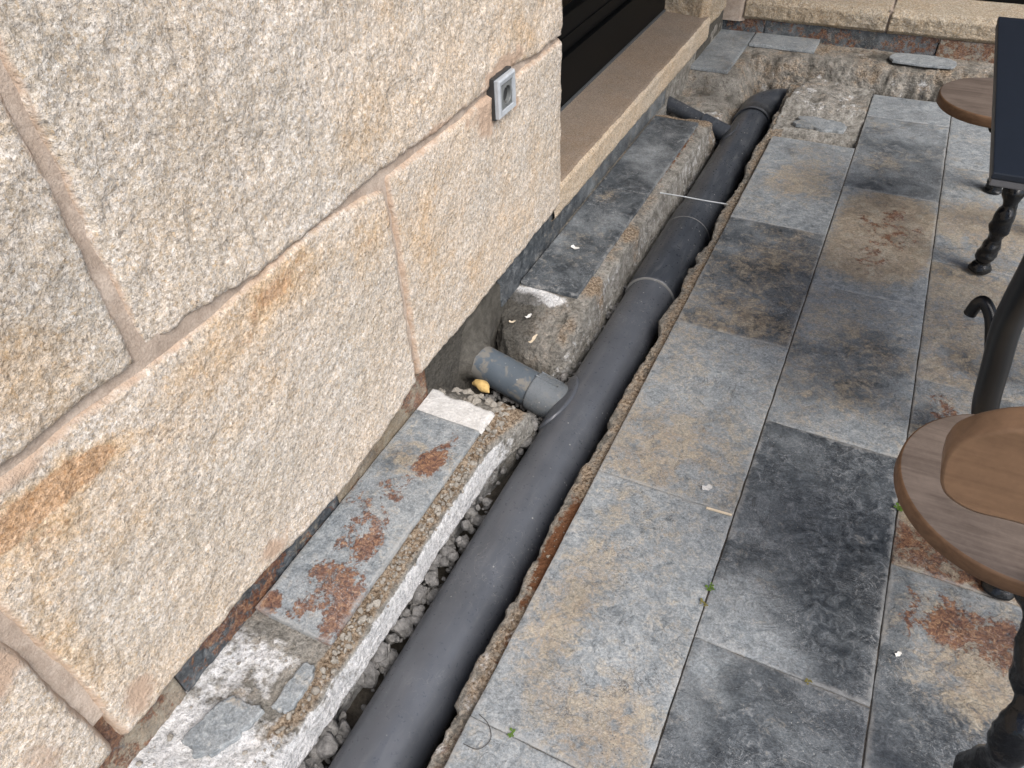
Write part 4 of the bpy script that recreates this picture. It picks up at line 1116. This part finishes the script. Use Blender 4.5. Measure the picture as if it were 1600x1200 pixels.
backw = thing('granite_wall', 'low back wall of split-faced granite closing the far end of the terrace', 'wall', (0.2, 4.1, 0.0))
def back_stone(x0, x1, seed):
    h = 0.0075 if x0 < 1.0 else 0.03
    xs = np.arange(x0, x1, h)
    A = np.stack((xs, 0 * xs, 0 * xs), 1)
    zt = 0.158 + 0 * xs
    e = 0.008 * fbm(A, 9, 4, seed) + 0.004 * fbm(A, 30, 3, seed + 1)
    yf = 3.992 + 0.004 * fbm(A, 6, 3, seed + 2)
    keys = [(yf + 0.10, 0.058 + 0 * xs), (yf + 0.012, 0.060 + 0.004 * fbm(A, 14, 3, seed + 4)), (yf - 0.004, 0.075 + 0 * xs), (yf - 0.004, 0.135 + 0 * xs), (yf + 0.014 + e, zt - .002), (yf + 0.026 + e, zt + 0.002), (4.26 + 0 * xs, 0.170 + 0 * xs)]
    V, nu, nv, sp = sweep('x', xs, keys, [4, 4, 11, 5, 2, 16])
    d = (0.007 * fbm(V, 16, 4, seed + 5) + 0.005 * fbm(V, 55, 3, seed + 6)) * ((sp > 1.2) & (sp < 4.2))
    V = V - np.stack((0 * d, d, 0 * d), 1)
    G = V.reshape(nu, nv, 3)
    e0, e1 = G[:1].copy(), G[-1:].copy(); e0[..., 1] += 0.05; e1[..., 1] += 0.05
    G = np.concatenate((e0, G, e1), 0)
    m = np.zeros((G.size // 3, 4)); m[:, 0] = .25 + .35 * fbm(G.reshape(-1, 3), 5, 4, seed); m[:, 1] = .2
    return mesh_np('granite_stone', G.reshape(-1, 3), grid_faces(nu + 2, nv, flip=True), m)
def split_mat():
    m = M_GRANITE_SPLIT
    return m
for (a, b, sd) in ((-0.725, -0.071, 5), (-0.062, 0.72, 15), (0.73, 1.6, 25), (1.61, 3.0, 35)):
    kid('granite_stone', back_stone(a, b, sd), M_GRANITE_SPLIT, backw)
def back_mortar():
    X, Z = np.meshgrid(np.arange(-0.87, 3.0, 0.02), np.arange(0.04, 0.150, 0.008), indexing='ij')
    P = np.stack((X.ravel(), np.full(X.size, 4.008), Z.ravel()), 1)
    P[:, 1] -= 0.004 * fbm(P, 12, 3, 2)
    return mesh_np('mortar', P, grid_faces(*X.shape))
kid('mortar', back_mortar(), M_MORTAR, backw)
for jx in (-0.0665, 0.725, 1.605):
    kid('mortar', box_mesh('mortar', (jx - 0.008, 4.000, 0.070), (jx + 0.008, 4.235, 0.1585), 0.001), M_MORTAR, backw)
def corner_fill():
    X, Z = np.meshgrid(np.arange(-0.90, -0.72, 0.01), np.arange(0.05, 0.9, 0.012), indexing='ij')
    P = np.stack((X.ravel(), np.full(X.size, 3.985), Z.ravel()), 1)
    P[:, 1] -= 0.006 * fbm(P, 12, 3, 4) - 0.02 * sstep(P[:, 0], -0.74, -0.72)
    return mesh_np('mortar', P, grid_faces(*X.shape))
kid('mortar', corner_fill(), M_MORTAR, backw)
bskirt = thing('slate_skirting', 'rusty slate skirting along the foot of the low back wall', 'skirting', (0.0, 4.02, 0.0))
for (a, b, sd, dk, tn, ru) in ((-0.865, -0.62, 11, .85, .1, .46), (-0.617, 0.165, 12, .70, .2, .50), (0.169, 0.80, 13, .05, .75, .58), (0.803, 1.45, 14, .5, .3, .3), (1.453, 2.9, 16, .5, .3, .3)):
    kid('skirting_piece', skirt_piece(a, b, -0.025, 0.062 if sd != 13 else 0.058, -4.006 if sd != 13 else -4.000, 0.014, sd, dk, tn, ru, axis='x'), M_SLATE, bskirt)
bw = thing('window', 'black framed window along the top of the low back wall', 'window', (0.5, 4.25, 0.17))
for nm, lo, hi, mt in (('bottom_rail', (-0.72, 4.235, 0.168), (3.0, 4.30, 0.33), M_FRAME), ('glass_pane', (-0.72, 4.262, 0.332), (3.0, 4.27, 2.3), M_GLASS), ('top_rail', (-0.72, 4.235, 2.302), (3.0, 4.30, 2.40), M_FRAME)):
    kid(nm, box_mesh(nm, lo, hi, 0.003), mt, bw)

# porch roof over the far part of the terrace: the sill tops and far paving lie in its shade
kid('mortar', box_mesh('mortar', (-1.0, 3.52, 0.0), (-0.824, 3.985, 0.128), 0.006), M_WET, jambt)
roof = link('porch_roof', box_mesh('porch_roof', (-1.3, 1.5, 2.42), (0.9, 4.6, 2.56)), M_ROOF); roof['kind'] = 'structure'

# ------------------------------------------------------------------ power socket on the wall
sk = thing('power_outlet', 'silver and grey square power outlet on the granite wall', 'socket', (-0.785, 1.482, 0.598))
def plate(y0, y1, z0, z1, iy, iz, x0, x1, name):
    """square frame with bevelled outer edge and an opening"""
    bm = bmesh.new()
    cy, cz = (y0 + y1) / 2, (z0 + z1) / 2
    loops = []
    for (hy, hz, x) in (((y1 - y0) / 2, (z1 - z0) / 2, x0), ((y1 - y0) / 2, (z1 - z0) / 2, x1 - 0.004), ((y1 - y0) / 2 - 0.004, (z1 - z0) / 2 - 0.004, x1), (iy, iz, x1 - 0.0015), (iy - 0.001, iz - 0.001, x1 - 0.005)):
        loops.append([bm.verts.new((x, cy + a * hy, cz + b * hz)) for a, b in ((-1, -1), (1, -1), (1, 1), (-1, 1))])
    for A_, B_ in zip(loops[:-1], loops[1:]):
        for i in range(4): bm.faces.new((A_[i], A_[(i + 1) % 4], B_[(i + 1) % 4], B_[i]))
    bmesh.ops.recalc_face_normals(bm, faces=bm.faces[:])
    me = bpy.data.meshes.new(name); bm.to_mesh(me); bm.free(); return me
kid('mounting_box', box_mesh('mounting_box', (-0.80, 1.438, 0.552), (-0.7755, 1.527, 0.646), 0.001), M_HOLE, sk)
kid('cover_frame', plate(1.440, 1.525, 0.556, 0.642, 0.030, 0.030, -0.776, -0.763, 'cover_frame'), M_SILVER, sk)
def insert():
    n = 40; a = np.linspace(0, 2 * np.pi, n, endpoint=False)
    cy, cz = 1.4825, 0.599
    sq = np.maximum(np.abs(np.cos(a)), np.abs(np.sin(a)))
    rings = [(0.0290 / sq, -0.768), (np.full(n, 0.0205), -0.7655), (np.full(n, 0.0195), -0.767), (np.full(n, 0.0190), -0.784)]
    V = np.vstack([np.stack((np.full(n, x), cy + r * np.cos(a), cz + r * np.sin(a)), 1) for r, x in rings])
    return mesh_np('socket_insert', V, grid_faces(len(rings), n, closed_v=True), smooth=False)
ins = kid('socket_insert', insert(), M_GREYP, sk)
kid('socket_well', prism_mesh('socket_well', [(1.4825 + 0.0192 * math.cos(t), 0.599 + 0.0192 * math.sin(t)) for t in np.linspace(0, 2 * np.pi, 32, endpoint=False)], 0, -0.786, -0.7835), M_HOLE, sk)
for dy in (-0.0095, 0.0095):
    kid('contact_hole', prism_mesh('contact_hole', [(1.4825 + dy + 0.0027 * math.cos(t), 0.599 + 0.0027 * math.sin(t)) for t in np.linspace(0, 2 * np.pi, 12, endpoint=False)], 0, -0.7836, -0.7828), M_IRON, sk)
for dz in (-0.017, 0.017):
    kid('earth_clip', box_mesh('earth_clip', (-0.783, 1.480, 0.599 + dz - 0.0015), (-0.768, 1.485, 0.599 + dz + 0.0015)), M_METAL, sk)

# ------------------------------------------------------------------ table and chairs
table = thing('cafe_table', 'black rectangular terrace table with curved black tube legs, cut by the right edge', 'table', (0.45, 1.5, 0.0))
kid('tabletop', box_mesh('tabletop', (0.170, 1.150, 0.733), (0.90, 1.887, 0.743), 0.002), M_TABLE, table)
kid('edge_band', box_mesh('edge_band', (0.1715, 1.1515, 0.722), (0.8985, 1.8855, 0.7327), 0.002), M_TABLE_EDGE, table)
def leg_curve(mx, my):
    cx, cy = 0.537, 1.514
    pts = [(0.275, 1.165, 0.70), (0.2913, 1.212, 0.5864), (0.3028, 1.262, 0.4823), (0.3142, 1.30, 0.4033), (0.3351, 1.335, 0.3071), (0.3791, 1.386, 0.1224), (0.45, 1.44, 0.035), (0.53, 1.50, 0.028)]
    return spline([(cx + mx * (x - cx), cy + my * (y - cy), z) for x, y, z in pts], 50)
for mx, my in ((1, 1), (-1, -1)):
    l = kid('leg', tube_mesh('leg', leg_curve(mx, my), 0.0245, 24), M_TUBE, table)
    cx, cy = 0.537, 1.514
    cur = [(0.332, 1.34, 0.300), (0.325, 1.352, 0.305), (0.306, 1.385, 0.355), (0.286, 1.40, 0.379), (0.276, 1.403, 0.372), (0.272, 1.405, 0.345)]
    kid('curl', tube_mesh('curl', spline([(cx + mx * (x - cx), cy + my * (y - cy), z) for x, y, z in cur], 30), 0.0118, 16), M_TUBE, l)

def knobbly_leg(ctrl, r, seed, n=110):
    P = spline(ctrl, n)
    t = np.linspace(0, 1, n)
    R = r * (1 + 0.17 * np.sin(t * 34 + seed) * (t > .08) + 0.09 * np.sin(t * 71 + 2 * seed))
    R[t < 0.07] *= np.interp(t[t < 0.07], [0, 0.02, 0.07], [0.8, 1.25, 1.12])
    return tube_mesh('leg', P, R, 22, bump=lambda V: 0.0075 * fbm(V, 34, 3, seed))

def disc_seat(cx, cy, z, r, th):
    n = 72; a = np.linspace(0, 2 * np.pi, n, endpoint=False)
    def ring(rad, zz): return np.stack((cx + rad * np.cos(a), cy + rad * np.sin(a), np.full(n, zz)), 1)
    top = [ring(0.0005, z), ring(r * .5, z), ring(r - 0.006, z), ring(r - 0.003, z - 0.0006)]
    rim = [ring(r - 0.003, z - 0.0006), ring(r - 0.0008, z - 0.002), ring(r, z - 0.005), ring(r, z - th + 0.004), ring(r - 0.004, z - th), ring(0.0005, z - th)]
    return (mesh_np('seat', np.vstack(top), grid_faces(len(top), n, closed_v=True)), mesh_np('seat_rim', np.vstack(rim), grid_faces(len(rim), n, closed_v=True)))

def chair(label, cx, cy, z, r, legs, seed, back=None):
    c = thing('cafe_chair', label, 'chair', (cx, cy, 0.0), 'round-seated chairs at the black table')
    t, rm = disc_seat(cx, cy, z, r, 0.030)
    s = kid('seat', t, M_WOOD_TOP, c)
    kid('seat_rim', rm, M_WOOD_RIM, s)
    for k, ct in enumerate(legs):
        kid('leg', knobbly_leg(ct, 0.023, seed + k), M_IRON, c)
    kid('hub', tube_mesh('hub', np.array([(cx, cy, z - 0.075), (cx, cy, z - 0.06), (cx, cy, z - 0.031)]), np.array([.03, .06, .075]), 24), M_IRON, c)
    if back:
        kid('backrest', back[0], M_WOOD_BOARD, c)
        kid('back_post', back[1], M_TUBE, c)
    return c
# backrest: upright board with rounded ends, its rear face towards the camera
o = [(0.151, 0.708), (0.153, 0.724), (0.160, 0.737), (0.172, 0.750), (0.192, 0.764), (0.23, 0.780), (0.29, 0.792), (0.36, 0.792), (0.43, 0.775), (0.468, 0.745), (0.478, 0.705), (0.462, 0.672),
     (0.42, 0.657), (0.33, 0.652), (0.235, 0.649), (0.20, 0.646), (0.178, 0.652), (0.163, 0.664), (0.155, 0.684)]
op = spline([(x, z, 0) for x, z in o + o[:1]], 90)[:-1]
zdrop = 0.02
bmesh_back = prism_mesh('backrest', [(p[0], p[1] - 0.006) for p in op], 1, 0.597, 0.632, 0.004)
post = tube_mesh('back_post', spline([(0.36, 0.645, 0.70), (0.365, 0.665, 0.58), (0.37, 0.70, 0.45), (0.345, 0.86, 0.345)], 30), 0.011, 14)
chair('near round wooden seat with backrest board and knobbly black iron legs, right edge', 0.333, 0.893, 0.405, 0.160,
      [[(0.452, 1.055, 0), (0.450, 1.05, 0.10), (0.43, 1.01, 0.25), (0.36, 0.93, 0.345)],
       [(0.376, 0.598, 0), (0.375, 0.60, 0.13), (0.376, 0.605, 0.28), (0.372, 0.72, 0.36), (0.345, 0.86, 0.35)],
       [(0.62, 0.86, 0), (0.60, 0.865, 0.12), (0.50, 0.88, 0.28), (0.38, 0.892, 0.345)]], 3, (bmesh_back, post))
chair('far round wooden seat half hidden behind the black tabletop', 0.292, 2.395, 0.405, 0.150,
      [[(0.390, 2.165, 0), (0.392, 2.165, 0.11), (0.386, 2.18, 0.25), (0.34, 2.30, 0.345), (0.30, 2.38, 0.35)],
       [(0.418, 2.69, 0), (0.415, 2.685, 0.11), (0.39, 2.62, 0.26), (0.31, 2.44, 0.345)],
       [(0.58, 2.42, 0), (0.565, 2.42, 0.12), (0.47, 2.41, 0.28), (0.33, 2.40, 0.345)]], 9)

# ------------------------------------------------------------------ small things
tag(link('cable', tube_mesh('cable', spline([(-0.592, 2.262, 0.0), (-0.52, 2.2635, 0.0015), (-0.44, 2.2655, 0.001), (-0.362, 2.268, 0.002)], 24), 0.0022, 8), M_WIRE), 'thin pale cable stretched across the trench above the pipe', 'cable')
tag(link('match_stick', box_mesh('match_stick', (-0.0265, -0.0021, 0), (0.0265, 0.0021, 0.0040), 0.0006), M_WOOD_PALE), 'pale wooden stick lying on a joint between two slate tiles', 'stick')
bpy.data.objects['match_stick'].location = (-0.0645, 1.010, 0.0015); bpy.data.objects['match_stick'].rotation_euler = (0, 0, 0.06)

def scrap(name, ctrl, r, mat, flat=0.4, seed=1):
    P = spline(ctrl, 14); t = np.linspace(0, 1, 14)
    me = tube_mesh(name, P, r * np.sin(np.clip(t * 3.0 + 0.12, 0, 3.1)) + r * .1, 10, bump=lambda V: r * 0.35 * fbm(V, 0.6 / r, 2, seed))
    return link(name, me, mat)
tag(scrap('foam_scrap', [(-0.735, 1.170, -0.022), (-0.718, 1.168, -0.014), (-0.695, 1.160, -0.013), (-0.680, 1.153, -0.018)], 0.012, M_FOAM, seed=4), 'torn yellow foam scrap between the side pipe and near ledge', 'foam')
def curl_chip(name, cx, cy, z, L, w, ang, mat, lift=0.004):
    n = 9
    t = np.linspace(-1, 1, n)
    c, s = math.cos(ang), math.sin(ang)
    V = []
    wid = w * (0.5 + 0.5 * np.cos(t * 1.3)) * (1 + 0.3 * np.sin(t * 5))
    for i in range(n):
        for sd_, dz in ((-1, 0), (1, 0), (1, .0012), (-1, .0012)):
            u = t[i] * L / 2; v = sd_ * wid[i] / 2 + 0.12 * L * math.sin(t[i] * 2)
            V.append((cx + u * c - v * s, cy + u * s + v * c, z + dz + lift * t[i] ** 2))
    return link(name, mesh_np(name, np.array(V), np.vstack((grid_faces(n, 4, closed_v=True), [[0, 1, 2, 3]], [[(n - 1) * 4 + k for k in (3, 2, 1, 0)]])), smooth=False), mat)
tag(curl_chip('wood_shaving', -0.684, 1.422, -0.050, 0.040, 0.009, 1.2, M_WOOD_PALE), 'curled pale wood shaving on the broken front of the middle ledge', 'shaving')
tag(curl_chip('wood_shaving', -0.772, 1.470, -0.050, 0.018, 0.008, 0.2, M_WOOD_PALE), 'small pale wood sliver on grey mortar close to the wall', 'shaving')
tag(curl_chip('plaster_chip', -0.735, 1.500, -0.040, 0.022, 0.010, 0.9, M_WHITE), 'white plaster chip lying on the broken grey mortar slope', 'chip')
tag(curl_chip('plaster_chip', -0.724, 1.822, 0.003, 0.026, 0.014, -0.5, M_WHITE), 'white chip lying on the nearer dark slate tile of the middle ledge', 'chip')
tag(curl_chip('dry_leaf', -0.104, 1.062, 0.002, 0.021, 0.014, 0.2, M_PLASTER, 0.002), 'pale grey flake resting on the tan slate tile near the stick', 'flake')
tag(curl_chip('plaster_chip', 0.297, 0.835, 0.002, 0.012, 0.007, 0.5, M_WHITE, .002), 'tiny white chip beside the dark slate tile joint', 'chip')

def weed(loc, n, size, seed, mat, label):
    rr = random.Random(seed); V, F = [], []
    for k in range(n):
        a = rr.uniform(0, 6.28); d = rr.uniform(0.2, 1) * size; el = rr.uniform(0.15, 0.8)
        cx, cy, cz = d * math.cos(a), d * math.sin(a), 0.002 + d * el * 0.6
        w = size * rr.uniform(.25, .42); lx, ly = math.cos(a), math.sin(a)
        b = len(V)
        for (u, v, h) in ((-1, 0, 0), (-.3, .8, .15), (.5, .7, .25), (1.1, 0, .2), (.5, -.7, .25), (-.3, -.8, .15)):
            V.append((cx + w * (u * lx - v * ly), cy + w * (u * ly + v * lx), cz + w * h))
        F += [(b, b + 1, b + 5, b + 5), (b + 1, b + 2, b + 4, b + 5), (b + 2, b + 3, b + 4, b + 4)]
    me = bpy.data.meshes.new('weed'); me.from_pydata(V, [], [tuple(dict.fromkeys(f)) for f in F]); me.update()
    o = link('weed', me, mat); o.location = loc
    return tag(o, label, 'weed', 'weeds growing in the paving joints')
weed((-0.036, 0.826, 0.0), 12, 0.009, 1, M_LEAF, 'green weed sprouting at the left edge of the big dark tile')
weed((-0.037, 0.790, 0.0), 8, 0.008, 2, M_LEAF_DRY, 'yellowish dry weed tuft just in front of the green weed')
weed((-0.256, 0.424, 0.0), 9, 0.0075, 3, M_LEAF, 'small green weed in the joint near the mortar edge')
weed((0.266, 1.172, 0.0), 11, 0.011, 4, M_LEAF, 'green weed in the joint left of the round seat')
weed((0.165, 0.721, 0.0), 6, 0.007, 5, M_LEAF_DRY, 'dry moss tuft in the joint between two dark tiles')
tag(link('thread', tube_mesh('thread', spline([(-0.322, 0.428, 0.002), (-0.300, 0.420, 0.003), (-0.285, 0.400, 0.003), (-0.296, 0.377, 0.003), (-0.322, 0.374, 0.003)], 24), 0.0006, 6), M_TWIG), 'curled dark thread on the front tile beside the mortar edge', 'thread')
